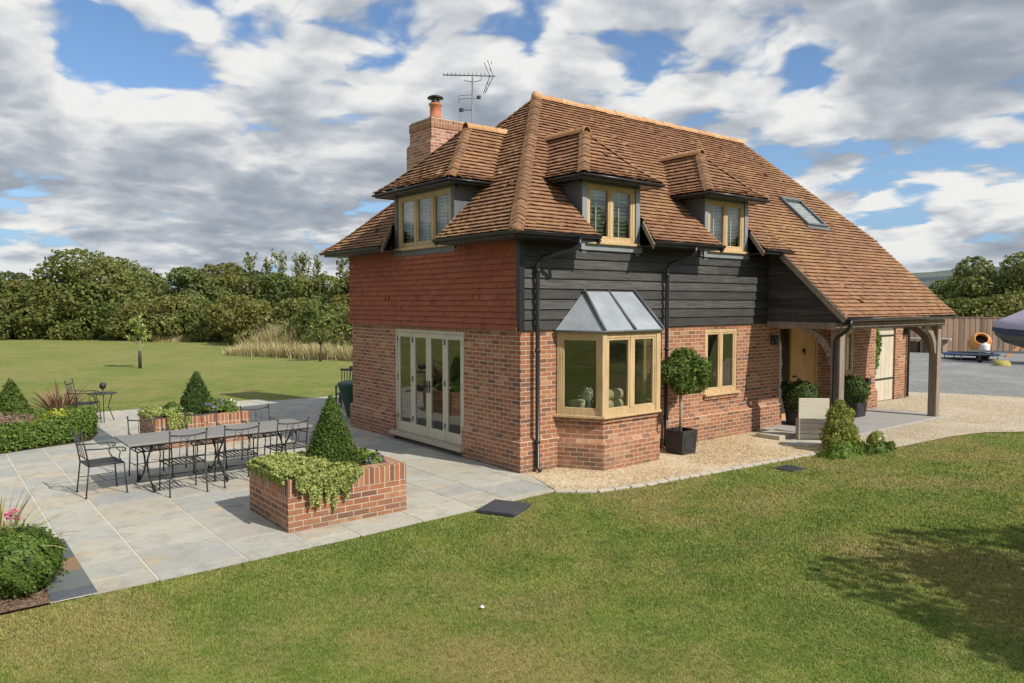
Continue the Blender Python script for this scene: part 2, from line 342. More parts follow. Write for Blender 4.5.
class MB:
    def __init__(s, T=IDT): s.v = []; s.f = []; s.r = []; s.T = T; s.rv = .5; s.sm = False; s.smf = []
    def add(s, vs, fs, smooth=False):
        o = len(s.v); s.v += [tuple(s.T(p)) for p in vs]
        for f in fs: s.f.append(tuple(o+i for i in f)); s.r.append(s.rv); s.smf.append(smooth)
        return s
    def box(s, x0, x1, y0, y1, z0, z1):
        vs = [(x, y, z) for z in (z0, z1) for y in (y0, y1) for x in (x0, x1)]
        return s.add(vs, [(0, 2, 3, 1), (4, 5, 7, 6), (0, 1, 5, 4), (2, 6, 7, 3), (0, 4, 6, 2), (1, 3, 7, 5)])
    def cbox(s, c, size): return s.box(c[0]-size[0]/2, c[0]+size[0]/2, c[1]-size[1]/2, c[1]+size[1]/2, c[2]-size[2]/2, c[2]+size[2]/2)
    def poly(s, pts): return s.add(pts, [tuple(range(len(pts)))])
    def prism(s, pts, off):
        n = len(pts); o = Vector(off); top = [tuple(Vector(p)+o) for p in pts]
        return s.add(list(pts)+top, [tuple(range(n))[::-1], tuple(range(n, 2*n))]+[(i, (i+1) % n, n+(i+1) % n, n+i) for i in range(n)])
    def tube(s, pts, r, n=6, closed=False, caps=True):
        pts = [Vector(p) for p in pts]; rr = r if isinstance(r, (list, tuple)) else [r]*len(pts)
        vs = []; m = len(pts); prev = None
        for i, p in enumerate(pts):
            if closed: d = pts[(i+1) % m]-pts[i-1]
            else: d = pts[min(i+1, m-1)]-pts[max(i-1, 0)]
            d.normalize()
            a = Vector((0, 0, 1)) if abs(d.z) < .9 else Vector((1, 0, 0))
            if prev is not None and (prev-d*prev.dot(d)).length > .1: u = (prev-d*prev.dot(d)).normalized()
            else: u = d.cross(a).normalized()
            prev = u; v_ = d.cross(u)
            for k in range(n):
                t = 2*math.pi*k/n; vs.append(tuple(p+u*math.cos(t)*rr[i]+v_*math.sin(t)*rr[i]))
        fs = [(i*n+k, i*n+(k+1) % n, ((i+1) % m)*n+(k+1) % n, ((i+1) % m)*n+k) for i in range(m if closed else m-1) for k in range(n)]
        if caps and not closed: fs += [tuple(range(n))[::-1], tuple(range((m-1)*n, m*n))]
        return s.add(vs, fs, True)
    def bar(s, a, b_, wx, wy, up=(0, 0, 1)):
        a, b_ = Vector(a), Vector(b_); d = (b_-a).normalized(); u = d.cross(Vector(up))
        if u.length < .01: u = d.cross(Vector((1, 0, 0)))
        u.normalize(); v_ = u.cross(d)
        vs = [tuple(p+u*sx_*wx/2+v_*sy*wy/2) for p in (a, b_) for sx_, sy in ((-1, -1), (1, -1), (1, 1), (-1, 1))]
        return s.add(vs, [(3, 2, 1, 0), (4, 5, 6, 7), (0, 1, 5, 4), (1, 2, 6, 5), (2, 3, 7, 6), (3, 0, 4, 7)])
    def lathe(s, prof, c=(0, 0, 0), n=20):
        vs = [(c[0]+r_*math.cos(2*math.pi*k/n), c[1]+r_*math.sin(2*math.pi*k/n), c[2]+z) for r_, z in prof for k in range(n)]
        m = len(prof); fs = [(i*n+k, i*n+(k+1) % n, (i+1)*n+(k+1) % n, (i+1)*n+k) for i in range(m-1) for k in range(n)]
        fs += [tuple(range(n))[::-1], tuple(range((m-1)*n, m*n))]
        return s.add(vs, fs, True)
    def build(s, name, mt, parent=None, bevel=0, recalc=True):
        off = Vector((0, 0, 0))
        p = parent
        while p is not None: off += p.location; p = p.parent
        me = bpy.data.meshes.new(name)
        me.from_pydata([(v[0]-off.x, v[1]-off.y, v[2]-off.z) for v in s.v], [], s.f)
        if recalc:
            bm = bmesh.new(); bm.from_mesh(me); bmesh.ops.recalc_face_normals(bm, faces=bm.faces); bm.to_mesh(me); bm.free()
        me.polygons.foreach_set('use_smooth', s.smf)
        at = me.attributes.new('rnd', 'FLOAT', 'FACE'); at.data.foreach_set('value', s.r)
        uvl = me.uv_layers.new(name='UVMap'); uv = np.zeros((len(me.loops), 2))
        for pl in me.polygons:
            n = pl.normal
            if abs(n.z) > .75: ux, uy, hz_ = 1, 0, True
            else:
                l = math.hypot(n.x, n.y); ux, uy = -n.y/l, n.x/l; hz_ = False
                if ux+uy*1.01 < 0: ux, uy = -ux, -uy
            for li in pl.loop_indices:
                q = me.vertices[me.loops[li].vertex_index].co; X, Y, Z = q.x+off.x, q.y+off.y, q.z+off.z
                uv[li] = (X, Y) if hz_ else (X*ux+Y*uy, Z)
        uvl.data.foreach_set('uv', uv.ravel())
        me.materials.append(MATS[mt])
        o = bpy.data.objects.new(name, me); COL.objects.link(o)
        if parent is not None: o.parent = parent
        if bevel:
            b_ = o.modifiers.new('bevel', 'BEVEL'); b_.width = bevel; b_.segments = 2; b_.limit_method = 'ANGLE'
        return o
def tag(o, label=None, cat=None, group=None, kind=None):
    if label: o['label'] = label
    if cat: o['category'] = cat
    if group: o['group'] = group
    if kind: o['kind'] = kind
    return o
def thing(name, loc, label, cat, group=None):
    o = bpy.data.objects.new(name, None); COL.objects.link(o); o.location = loc; o.empty_display_size = .2
    bpy.context.view_layer.update
    return tag(o, label, cat, group)
def dup(root, loc, rz=0, label=None, group=None, sc=None):
    def cp(o, par):
        c = o.copy(); COL.objects.link(c)
        if par is not None: c.parent = par
        for ch in [x for x in ALLCH.get(o.name, [])]: 
            d = cp(ch, c); ALLCH.setdefault(c.name, []).append(d)
        return c
    idx(root)
    r = cp(root, None); r.location = loc; r.rotation_euler = (0, 0, rz)
    if sc: r.scale = sc if isinstance(sc, tuple) else (sc, sc, sc)
    if label: r['label'] = label
    if group: r['group'] = group
    return r
ALLCH = {}
def idx(o):
    ALLCH[o.name] = list(o.children)
    for c in o.children: idx(c)

# ------------------------------------------------------------------ ground
def sheet(name, pts, z, mt, kind='structure'):
    m_ = MB(); m_.poly([(x, y, z) for x, y in pts]); o = m_.build(name, mt, recalc=False); o['kind'] = kind; return o
sheet('lawn', [(-4000, -4000), (4000, -4000), (4000, 4000), (-4000, 4000)], 0, 'lawn')
PATIO = [(-12, -1.44), (-5.46, -1.44), (-3.74, -1.40), (-.34, -1.23), (.1, 0), (8, 0), (8, 11.1), (2.3, 11.15), (0, 11.5), (-3.7, 11.75), (-12, 12)]
sheet('patio_bed', PATIO, .0175, 'joint')
slabs = MB(); x = -12.0
rr = random.Random(5)
colw = [.9, .6, .9, .75, .6, .9]
i = 0
while x < 8:
    wx = colw[i % 6]; y = -1.5-rr.random()*.5
    while y < 12:
        ly = rr.choice([.45, .6, .6, .9, .75]); g = .010
        q = [(x+g, y+g), (x+wx-g, y+g), (x+wx-g, y+ly-g), (x+g, y+ly-g)]
        for cv in ([(-12, -1.44), (-5.46, -1.44), (-3.74, -1.40), (-.34, -1.23), (.08, 0), (.08, 12), (-12, 12)], [(.08, 6), (8, 6), (8, 11.1), (.08, 11.45)]):
            c = clip(q, [(a, b_) for a, b_ in cv])
            if len(c) > 2 and not (x+wx < -6.4 and y > -2 and y+ly < .9):
                slabs.rv = rr.random(); h = .022+rr.random()*.003
                slabs.prism([(a, b_, .006) for a, b_ in c], (0, 0, h-.006))
        y += ly
    x += wx; i += 1
o = slabs.build('patio', 'flagstone'); tag(o, kind='structure')
sb = MB()
for k, (a, b_) in enumerate([(-1.42, -1.18), (-1.165, -.62), (-.605, -.14), (-.125, .66)]):
    sb.rv = [.2, .95, .75, .3][k]; sb.box(-6.78, -6.40, a, b_, .006, .030)
for k, (a, b_) in enumerate([(6.95, 7.5), (7.515, 8.1), (8.115, 8.7), (8.715, 9.3)]):
    sb.rv = [.9, .2, .95, .3][k]; sb.box(-4.93, -4.55, a, b_, .006, .030)
tag(sb.build('slate_border', 'slate_paver'), kind='structure')
LE = [(-.36, -1.27), (.14, -1.66), (1.0, -1.82), (2.19, -1.92), (3.5, -2.03), (4.85, -2.13), (5.56, -2.22), (6.3, -2.78), (7.25, -2.82), (9.19, -2.96), (10.3, -3.2), (11.1, -3.7), (12.2, -4.6), (14, -6.2), (18, -9.5), (24, -13), (40, -20)]
sheet('gravel_path', [(-.36, -1.27)]+LE[1:8]+[(7.0, -2.8), (7.0, .6), (.1, .6), (.1, 0), (-.3, -1.2)], .018, 'golden_gravel')
sheet('gravel_drive', [(6.98, -2.8)]+LE[8:]+[(60, -20), (60, -12), (18.6, -3.2), (17.6, -.6), (16.6, 1.2), (16.6, 12), (6.98, 12)], .014, 'cream_gravel')
sheet('parking_yard', [(60, -12), (18.6, -3.2), (17.6, -.6), (16.6, 1.2), (16.2, 12), (16.2, 34), (38.5, 20), (60, 20)], .010, 'grey_gravel')
pb = MB(); pb.box(6.75, 11.98, -1.72, .75, .0, .05); tag(pb.build('porch_slab', 'concrete', bevel=.008), kind='structure')
ps = MB(); ps.box(5.95, 6.70, -1.0, -.45, .0, .10); ps.box(5.7, 6.6, -1.75, -1.15, .0, .035); tag(ps.build('paving_step', 'flagstone', bevel=.006), kind='structure')
kb = MB()
for a, b_ in zip(LE[:6], LE[1:7]):
    L = math.dist(a, b_); n = max(1, int(L/.22))
    for k in range(n):
        p = [a[j]+(b_[j]-a[j])*(k+.03)/n for j in (0, 1)]; q = [a[j]+(b_[j]-a[j])*(k+.97)/n for j in (0, 1)]
        kb.bar((p[0], p[1]+.03, .012), (q[0], q[1]+.03, .012), .09+rr.random()*.02, .04+rr.random()*.012)
tag(kb.build('kerb_edging', 'kerb_stone', bevel=.008), kind='structure')
BED1 = [(-12, -1.46), (-6.785, -1.46), (-6.785, .8), (-7.6, .95), (-12, .9)]
sheet('mulch_bed', BED1+[], .034, 'bark_mulch')
BED2 = [(-9.5, 6.3), (-6.54, 7.12), (-4.98, 7.62), (-4.7, 8.5), (-4.6, 10.8), (-5.0, 12.2), (-9.5, 13.2)]
sheet('flower_bed', BED2, .034, 'soil')
hb = MB(); n = 60; rows = []
for j, (d, hh) in enumerate(((900, 0), (1300, .55), (1700, 1.0), (2600, .8))):
    for i in range(n+1):
        a = R(-30+150*i/n)
        prof = 26+22*mnoise.noise(Vector((a*3, 1, 0)))+ (44 if a < R(36) else 44*max(0, 1-(a-R(36))/R(7)))*(.86+.3*mnoise.noise(Vector((a*9, 5, 0))))
        rows.append((CAM.x+d*math.cos(a), CAM.y+d*math.sin(a), -1+prof*hh*1.15))
hb.add(rows, [(j*(n+1)+i, j*(n+1)+i+1, (j+1)*(n+1)+i+1, (j+1)*(n+1)+i) for j in range(3) for i in range(n)], True)
tag(hb.build('hills', 'hillside'), kind='structure')

# ------------------------------------------------------------------ house
house = thing('cottage', (0, 0, 0), 'two storey brick cottage with clay tiled hipped roof, red hung tiles and black boards', 'house')
ZB = 2.385; ZE = 3.9
def grid_wall(mb, u0, u1, z0, z1, holes, w=0, depth=.09):
    us = sorted({u0, u1, *[h[0] for h in holes], *[h[1] for h in holes]}); zs = sorted({z0, z1, *[h[2] for h in holes], *[h[3] for h in holes]})
    us = [u for u in us if u0 <= u <= u1]; zs = [z for z in zs if z0 <= z <= z1]
    for a, b_ in zip(us, us[1:]):
        for c, d in zip(zs, zs[1:]):
            if any(h[0] <= (a+b_)/2 <= h[1] and h[2] <= (c+d)/2 <= h[3] for h in holes): continue
            mb.add([(a, w, c), (b_, w, c), (b_, w, d), (a, w, d)], [(0, 1, 2, 3)])
    for h in holes:
        a, b_, c, d = max(h[0], u0), min(h[1], u1), max(h[2], z0), min(h[3], z1)
        if h[2] < z1 and h[3] > z0:
            mb.add([(a, w, c), (a, w, d), (a, w-depth, d), (a, w-depth, c)], [(0, 1, 2, 3)])
            mb.add([(b_, w, c), (b_, w, d), (b_, w-depth, d), (b_, w-depth, c)], [(0, 1, 2, 3)])
            if h[3] <= z1: mb.add([(a, w, d), (b_, w, d), (b_, w-depth, d), (a, w-depth, d)], [(0, 1, 2, 3)])
            if h[2] > z0: mb.add([(a, w, c), (b_, w, c), (b_, w-depth, c), (a, w-depth, c)], [(0, 1, 2, 3)])
PL = .52; PW = .05
def brick_run(mb, u0, u1, holes, e0=0, e1=0, z1=ZB):
    """wall with a projecting chamfered plinth; e0/e1 extend the plinth past the ends"""
    grid_wall(mb, u0, u1, PL+.06, z1, holes)
    segs = [(u0-e0, u1+e1)]
    for h in holes:
        if h[2] < PL: segs = [s_ for a, b_ in segs for s_ in ((a, min(b_, h[0])), (max(a, h[1]), b_)) if s_[1]-s_[0] > .01]
    for a, b_ in segs:
        mb.add([(a, PW, 0), (b_, PW, 0), (b_, PW, PL), (a, PW, PL)], [(0, 1, 2, 3)])
        ia = e0 if a == u0-e0 else 0; ib = e1 if b_ == u1+e1 else 0
        mb.add([(a, PW, PL), (b_, PW, PL), (b_-ib, 0, PL+.06), (a+ia, 0, PL+.06)], [(0, 1, 2, 3)])
        if not ia: mb.add([(a, PW, 0), (a, PW, PL), (a, 0, PL+.06), (a, -.09, PL+.06), (a, -.09, 0)], [(0, 1, 2, 3, 4)])
        if not ib: mb.add([(b_, PW, 0), (b_, PW, PL), (b_, 0, PL+.06), (b_, -.09, PL+.06), (b_, -.09, 0)], [(0, 1, 2, 3, 4)])
DOORS = (-4.05, -1.62, .17, 2.28)
bw = MB(FRONT)
brick_run(bw, 0, 7.5, [(.95, 2.9, .3, 2.30), (4.82, 5.9, .93, 2.27)], PW, PW)
bw.T = LEFT; brick_run(bw, -6, 0, [DOORS], PW, PW)
bw.T = wallT(7.5, 0, 0, 1); brick_run(bw, 0, .35, [], 0, 0)            # return into the porch recess
bw.T = wallT(0, .35, 1, 0); brick_run(bw, 7.5, 9.95, [(7.98, 9.75, -.1, 2.30)], 0, 0)
bw.T = wallT(9.95, .35, 0, -1); brick_run(bw, 0, .35, [], 0, 0)
bw.T = FRONT; brick_run(bw, 9.95, 12, [(10.42, 10.86, .98, 2.14)], 0, PW)
bw.T = wallT(12, 0, 0, 1); brick_run(bw, 0, 6, [], PW, PW)
bw.T = IDT
bw.add([(12, 0, ZB), (12, 6, ZB), (12, 6, 3.7), (12, 3, 6.6), (12, 0, 3.7)], [(0, 1, 2, 3, 4)])
bw.add([(0, 6, 0), (12, 6, 0), (12, 6, 3.85), (0, 6, 3.85)], [(0, 1, 2, 3)])
bw.build('brick_wall', 'brick', house, recalc=False)
# interior: floors and ceilings so that rooms are rooms
fl = MB(); fl.box(.1, 11.9, .45, 5.9, .02, .14); fl.build('floor', 'room_floor', house)
it = MB(); it.box(.12, 11.9, .5, 5.9, 2.36, 2.5); it.box(4.2, 4.3, .12, 5.9, .14, 3.7); it.box(7.3, 7.4, .4, 5.9, .14, 3.7)
it.box(2.6, 11.6, 2.7, 2.75, 2.5, 6.0)
it.build('partition', 'dark_room', house)
ltl = MB(LEFT); ltl.box(-4.15, -1.52, -.012, .006, 2.28, 2.38); ltl.build('lintel', 'brick_soldier', house)

# hung tiles on the end wall
def lay_tiles(mb, base, fn, polys, gauge=.084, wid=.165, lift=.034, jt=.0028, seed=1, urange=None, bulge=0):
    r_ = random.Random(seed)
    for poly in polys:
        us = [p[0] for p in poly]; ds = [p[1] for p in poly]
        if base is not None:
            g = 8
            dlo, dhi = min(ds), max(ds)
            for k in range(g):
                a, b_ = dlo+(dhi-dlo)*(k/g)**2, dlo+(dhi-dlo)*((k+1)/g)**2
                c = clip([(min(us)-1, a), (max(us)+1, a), (max(us)+1, b_), (min(us)-1, b_)], poly)
                if len(c) > 2: base.add([tuple(fn(u, d)[0]) for u, d in c], [tuple(range(len(c)))])
        j = math.floor(min(ds)/gauge)
        while j*gauge < max(ds):
            dd = j*gauge; off = (j % 2)*wid/2
            i = math.floor((min(us)-off)/wid)
            wav = .3*math.sin(j*1.7)
            while i*wid+off < max(us):
                u = i*wid+off
                a, b_ = dd-r_.random()*.006+.003, dd+gauge*1.12
                c = clip([(u+.0015, a), (u+wid-.0015, a), (u+wid-.0015, b_), (u+.0015, b_)], poly)
                if len(c) > 2:
                    jit = r_.gauss(0, jt); tw = r_.gauss(0, jt*1.1)+(r_.gauss(0, .012) if r_.random() < .03 else 0)
                    tops = []; bots = []
                    for (pu, pd) in c:
                        P, N = fn(pu, pd); h = .003+lift*(1-(pd-dd)/gauge*.93)+jit+tw*((pu-u)/wid-.5)*2
                        h = max(h, .0025); tops.append(tuple(P+N*h)); bots.append(tuple(P+N*max(h-.013, .001)))
                    n = len(c); mb.rv = min(1, max(0, r_.gauss(.5, .15)))
                    mb.add(tops+bots, [tuple(range(n))]+[(k, (k+1) % n, n+(k+1) % n, n+k) for k in range(n)])
                i += 1
            j += 1
ht = MB(); hbse = MB()
def fleft(u, d): # u = y, d = height above ZB
    o_ = .03+.05*math.exp(-d/.18)
    return Vector((-o_, u, ZB-.03+d)), Vector((-1, 0, 0))
lay_tiles(ht, hbse, fleft, [[(-.02, 0), (6.02, 0), (6.02, 1.42), (-.02, 1.42)], [(-.02, 1.42), (1.75, 1.42), (1.75, 1.60), (-.02, 1.60)], [(4.1, 1.42), (6.02, 1.42), (6.02, 1.6), (4.1, 1.6)]], gauge=.1, lift=.032, jt=.0026, seed=3)
ht.build('hung_tiles', 'hung_tile', house, recalc=False); 
hbse.box(.0, .02, 0, 6, ZB, 3.9); hbse.build('tile_backing', 'dark_room', house, recalc=False)

# lapped black boards
wb = MB(FRONT)
def boards(mb, u0, u1, z0, z1, holes=(), h=.172, seed=2):
    r_ = random.Random(seed); z = z0
    while z < z1-.02:
        zt = min(z+h, z1)
        parts = [(u0, u1)]
        for a, b_, c, d in holes:
            if zt > c+.01 and z < d-.01: parts = [s_ for p, q in parts for s_ in ((p, min(q, a)), (max(p, b_), q)) if s_[1]-s_[0] > .02]
        for p, q in parts:
            cuts = [p]+([p+(q-p)*(.3+.4*r_.random())] if q-p > 3.4 else [])+[q]
            for a, b_ in zip(cuts, cuts[1:]):
                mb.rv = r_.random(); j = r_.random()*.006
                mb.add([(a+.002, .045+j, z), (b_-.002, .045+j, z), (b_-.002, .016, zt+.012), (a+.002, .016, zt+.012), (a+.002, .012, z), (b_-.002, .012, z)],
                       [(0, 1, 2, 3), (0, 1, 5, 4), (0, 4, 3), (1, 5, 2)])
        z += h
DW = [(1.29, 2.83, 3.74, 9), (4.66, 6.20, 3.74, 9)]
boards(wb, .03, 12.0, ZB-.03, 3.82, DW)
wb.build('weatherboard', 'black_board', house, recalc=False)
cb = MB(FRONT); cb.box(-.075, .03, -.02, .065, ZB-.035, 3.86); cb.build('corner_board', 'black_metal', house)
wbb = MB(FRONT); wbb.box(.02, 11.98, -.03, .01, ZB, 3.78); wbb.build('board_backing', 'dark_room', house)

# ---- main roof
K = .947; RX0, RX1, RY, RZ = 2.87, 10.29, 3.0, 7.18; VX = 11.95; BY = 6.33
def zmain(d): return 3.82+K*d+.085*math.exp(-d/.28)
def mkfn(O, U, Dv, zf, scale=1.0):
    O, U, Dv = Vector(O), Vector(U), Vector(Dv)
    def fn(u, d):
        z = zf(d*scale); dz = (zf((d+.01)*scale)-z)/.01
        N = (Vector((0, 0, 1))-Dv*dz).normalized()
        return Vector((O.x+U.x*u+Dv.x*d, O.y+U.y*u+Dv.y*d, z)), N
    return fn
SC = 3.55/3.42
ff = mkfn((0, -.55, 0), (1, 0, 0), (0, 1, 0), zmain)          # u = x, d = y + .55
fb = mkfn((0, BY, 0), (1, 0, 0), (0, -1, 0), zmain, 3.55/(BY-3))
fl_ = mkfn((-.55, 0, 0), (0, 1, 0), (1, 0, 0), zmain, SC)     # u = y, d = x + .55
fc = mkfn((0, -.55, 0), (1, 0, 0), (0, 1, 0), lambda d: 3.82+K*d)
hipd = lambda x: (x+.55)*SC
rt = MB(); rb = MB()
fpolys = [[(-.55, 0), (1.26, 0), (1.26, hipd(1.26))], [(1.26, 1.02), (2.86, 1.02), (2.86, 3.54), (1.26, hipd(1.26))],
          [(2.62, 0), (2.86, .5), (2.86, 3.55), (2.86, .55), (2.86, .0)],
          [(2.86, 0), (4.63, 0), (4.63, 3.55), (2.86, 3.55)], [(4.63, 1.02), (6.23, 1.02), (6.23, 3.55), (4.63, 3.55)],
          [(6.0, 0), (6.23, 0), (6.23, .5)], [(6.23, 0), (7.06, 0), (7.06, 3.55), (6.23, 3.55)]]
fpolys[2] = [(2.62, 0), (2.86, 0), (2.86, .5)]
lay_tiles(rt, rb, ff, fpolys, seed=11)
cpolys = [[(6.72, -1.38), (7.06, -1.38), (7.06, .02), (6.72, .02)], [(7.06, -1.38), (10.29, -1.38), (10.29, 3.55), (7.06, 3.55)], [(10.29, -1.38), (VX, -1.38), (VX, .65), (10.29, 3.55)]]
lay_tiles(rt, rb, fc, cpolys, seed=12)
lpolys = [[(-.55, 0), (1.72, 0), (1.76, .52), (1.76, (1.76+.55)/SC)], [(1.76, 1.0), (4.12, 1.0), (4.12, (BY-4.12)*3.42/(BY-3)), (3, 3.42), (1.76, (1.76+.55)/SC)],
          [(3.62, 0), (4.12, 0), (4.12, .55)], [(4.12, 0), (BY, 0), (4.12, (BY-4.12)*3.42/(BY-3))]]
lay_tiles(rt, rb, fl_, lpolys, seed=13)
lay_tiles(rt, rb, fb, [[(-.55, 0), (VX, 0), (VX, .65), (RX1, BY-3), (RX0, BY-3)]], seed=14)
ZV = 3.82+K*.65; KH = (RZ-ZV)/(VX-RX1)
fh = mkfn((VX, 0, 0), (0, 1, 0), (-1, 0, 0), lambda d: ZV+KH*d)
lay_tiles(rt, rb, fh, [[(.1, 0), (5.9, 0), (3, VX-RX1)]], seed=15)
roof = rt.build('roof', 'roof_tile', house, recalc=False)
rb.build('roof_deck', 'dark_room', roof, recalc=False)

def ridge_run(mb, a, b_, r=.115, L=.33, seed=1, drop=.05):
    a, b_ = Vector(a), Vector(b_); d = b_-a; n = max(1, round(d.length/L)); r_ = random.Random(seed)
    dh = d.normalized(); s_ = dh.cross(Vector((0, 0, 1))).normalized(); up = s_.cross(dh)
    for i in range(n):
        p, q = a+d*(i/n), a+d*((i+1)/n-.004/d.length); mb.rv = r_.random(); ra = r*(1+.04*r_.random())
        vs = []; jz = r_.gauss(0, .004)
        for P, rad in ((p, ra), (q, ra*.97), (p, ra-.016), (q, ra-.03)):
            for k in range(9):
                t = R(-12+204*k/8); vs.append(tuple(P+s_*math.cos(t)*rad+up*(math.sin(t)*rad-drop+jz)))
        fs = [(k, k+1, 10+k, 9+k) for k in range(8)]+[(k, k+1, 19+k, 18+k) for k in range(8)]+[(9+k, 10+k, 28+k, 27+k) for k in range(8)]
        mb.add(vs, fs, False)
def hip_run(mb, fn, pts, gauge=.084, wid=.125, seed=1):
    """bonnet tiles following a hip; pts(d) gives the 3D hip point at plan distance d"""
    r_ = random.Random(seed)
    f_, dmax, sdir, slope = fn
    d = 0
    while d < dmax-.02:
        p, q = Vector(f_(d)), Vector(f_(min(d+gauge*1.25, dmax))); mb.rv = r_.random(); j = r_.gauss(0, .004)
        vs = []
        for P, lift, ws in ((p, .052, 1.0), (q, .026, .96), (p, .034, 1.0)):
            for k in range(9):
                t = -1+k/4; vs.append((P.x+sdir[0]*wid*t*ws, P.y+sdir[1]*wid*t*ws, P.z+lift+j-wid*slope*(math.sqrt(t*t+.10)-math.sqrt(.10))))
        mb.add(vs, [(k, k+1, 10+k, 9+k) for k in range(8)]+[(k, k+1, 19+k, 18+k) for k in range(8)])
        d += gauge
rd = MB(); ridge_run(rd, (RX0, RY, RZ+.05), (RX1, RY, RZ+.05), seed=4, r=.10); rd.lathe([(.001, .15), (.07, .13), (.11, .07), (.12, -.05)], (RX0, RY, RZ), 12)
rd.build('ridge_tiles', 'ridge_tile', roof)
def mk(p0, p1, zf, dmax):   # hip whose front slope distance is d
    return lambda d: (p0[0]+(p1[0]-p0[0])*d/dmax, p0[1]+(p1[1]-p0[1])*d/dmax, zf(d))
hp = MB(); s2 = .7071
hip_run(hp, (mk((-.55, -.55), (RX0, RY), zmain, 3.55), 3.55, (s2, -s2), .70), None, seed=1)
hp.lathe([(.09, -.03), (.11, .02), (.08, .06), (.03, .08)], (-.53, -.53, 3.91), 10)
hp.build('hip_tiles', 'hip_tile', roof); hp = MB()
hip_run(hp, (mk((-.55, BY), (RX0, RY), zmain, 3.55), 3.55, (s2, s2), .70), None, seed=2)
L_ = math.hypot(VX-RX1, 2.9)
hp.build('hip_tiles', 'hip_tile', roof); hp = MB()
hip_run(hp, (mk((VX, .1), (RX1, RY), lambda d: ZV+K*d, 2.9), 2.9, (2.9/L_, (VX-RX1)/L_), .95), None, wid=.11, seed=3)
hp.build('hip_tiles', 'hip_tile', roof); hp = MB()
# eaves: fascia, soffit, gutters
fa = MB()
def eave(x0, x1, y0, y1, z=3.84, mb=fa):
    mb.box(x0, x1, y0, y1, z-.13, z)
def soff(pts): fa.poly(pts)
for a, b_ in ((-.5, 1.24), (2.66, 4.60), (6.04, 6.95)):
    fa.box(a, b_, -.52, -.495, 3.815, 3.895); fa.box(a, b_, -.495, 0, 3.815, 3.83); fa.build('eave_fascia', 'black_metal', roof); fa = MB()
for a, b_ in ((-.5, 1.70), (3.68, 6.28)):
    fa.box(-.52, -.495, a, b_, 3.816, 3.896); fa.box(-.495, 0, a, b_, 3.816, 3.831); fa.build('eave_fascia', 'black_board', roof); fa = MB()
def gutter(parent, runs, r=.042):
    for a, b_ in runs:
        g_ = MB(); a, b_ = Vector(a), Vector(b_); d = (b_-a).normalized(); s_ = d.cross(Vector((0, 0, 1)))
        vs = [tuple(P+s_*math.cos(t)*rad+Vector((0, 0, math.sin(t)*rad))) for P in (a, b_) for rad in (r, r-.008) for t in [math.pi+math.pi*k/8 for k in range(9)]]
        fs = [(k, k+1, 19+k, 18+k) for k in range(8)]+[(9+k, 10+k, 28+k, 27+k) for k in range(8)]+[(0, 9, 27, 18), (8, 17, 35, 26)]
        fs += [tuple(range(9)), tuple(range(18, 27))]
        g_.add(vs, fs); g_.tube([a+s_*r, b_+s_*r], .008, 5); g_.tube([a-s_*r, b_-s_*r], .008, 5)
        g_.build('gutter', 'black_metal', parent)
gz = 3.895
gutter(house, [((-.61, -.568, gz), (1.24, -.568, gz)), ((2.62, -.568, gz), (4.62, -.568, gz)), ((6.0, -.568, gz), (7.06, -.568, gz)),
               ((-.568, -.61, gz), (-.568, 1.70, gz)), ((-.568, 3.64, gz), (-.568, BY+.03, gz)), ((6.8, -1.955, 2.475), (VX+.08, -1.955, 2.475)), ((VX+.05, .05, ZV-.01), (VX+.05, 5.9, ZV-.01))])
# barge boards at cut verges
vb = MB()
for a, b_ in (((2.60, -.55, 3.80), (2.84, -.06, 4.26)), ((5.98, -.55, 3.80), (6.21, -.06, 4.26)), ((1.25, -.55, 3.80), (1.27, -.06, 4.26)), ((4.61, -.55, 3.8), (4.64, -.06, 4.26)),
             ((-.55, 3.60, 3.82), (-.06, 4.08, 4.30)), ((-.55, 1.71, 3.82), (-.06, 1.76, 4.3))):
    a, b_ = Vector(a), Vector(b_); vb.bar(a, b_, .022, .10); vb.build('barge_board', 'oak_grey', roof); vb = MB()
vb.bar((6.71, -.50, 3.80), (6.71, -1.92, 2.45), .03, .12); vb.build('barge_board', 'oak_grey', roof); vb = MB(); vb.bar((VX-.01, -1.92, 2.44), (VX-.01, .1, 4.36), .03, .12); vb.build('barge_board', 'oak_grey', roof)

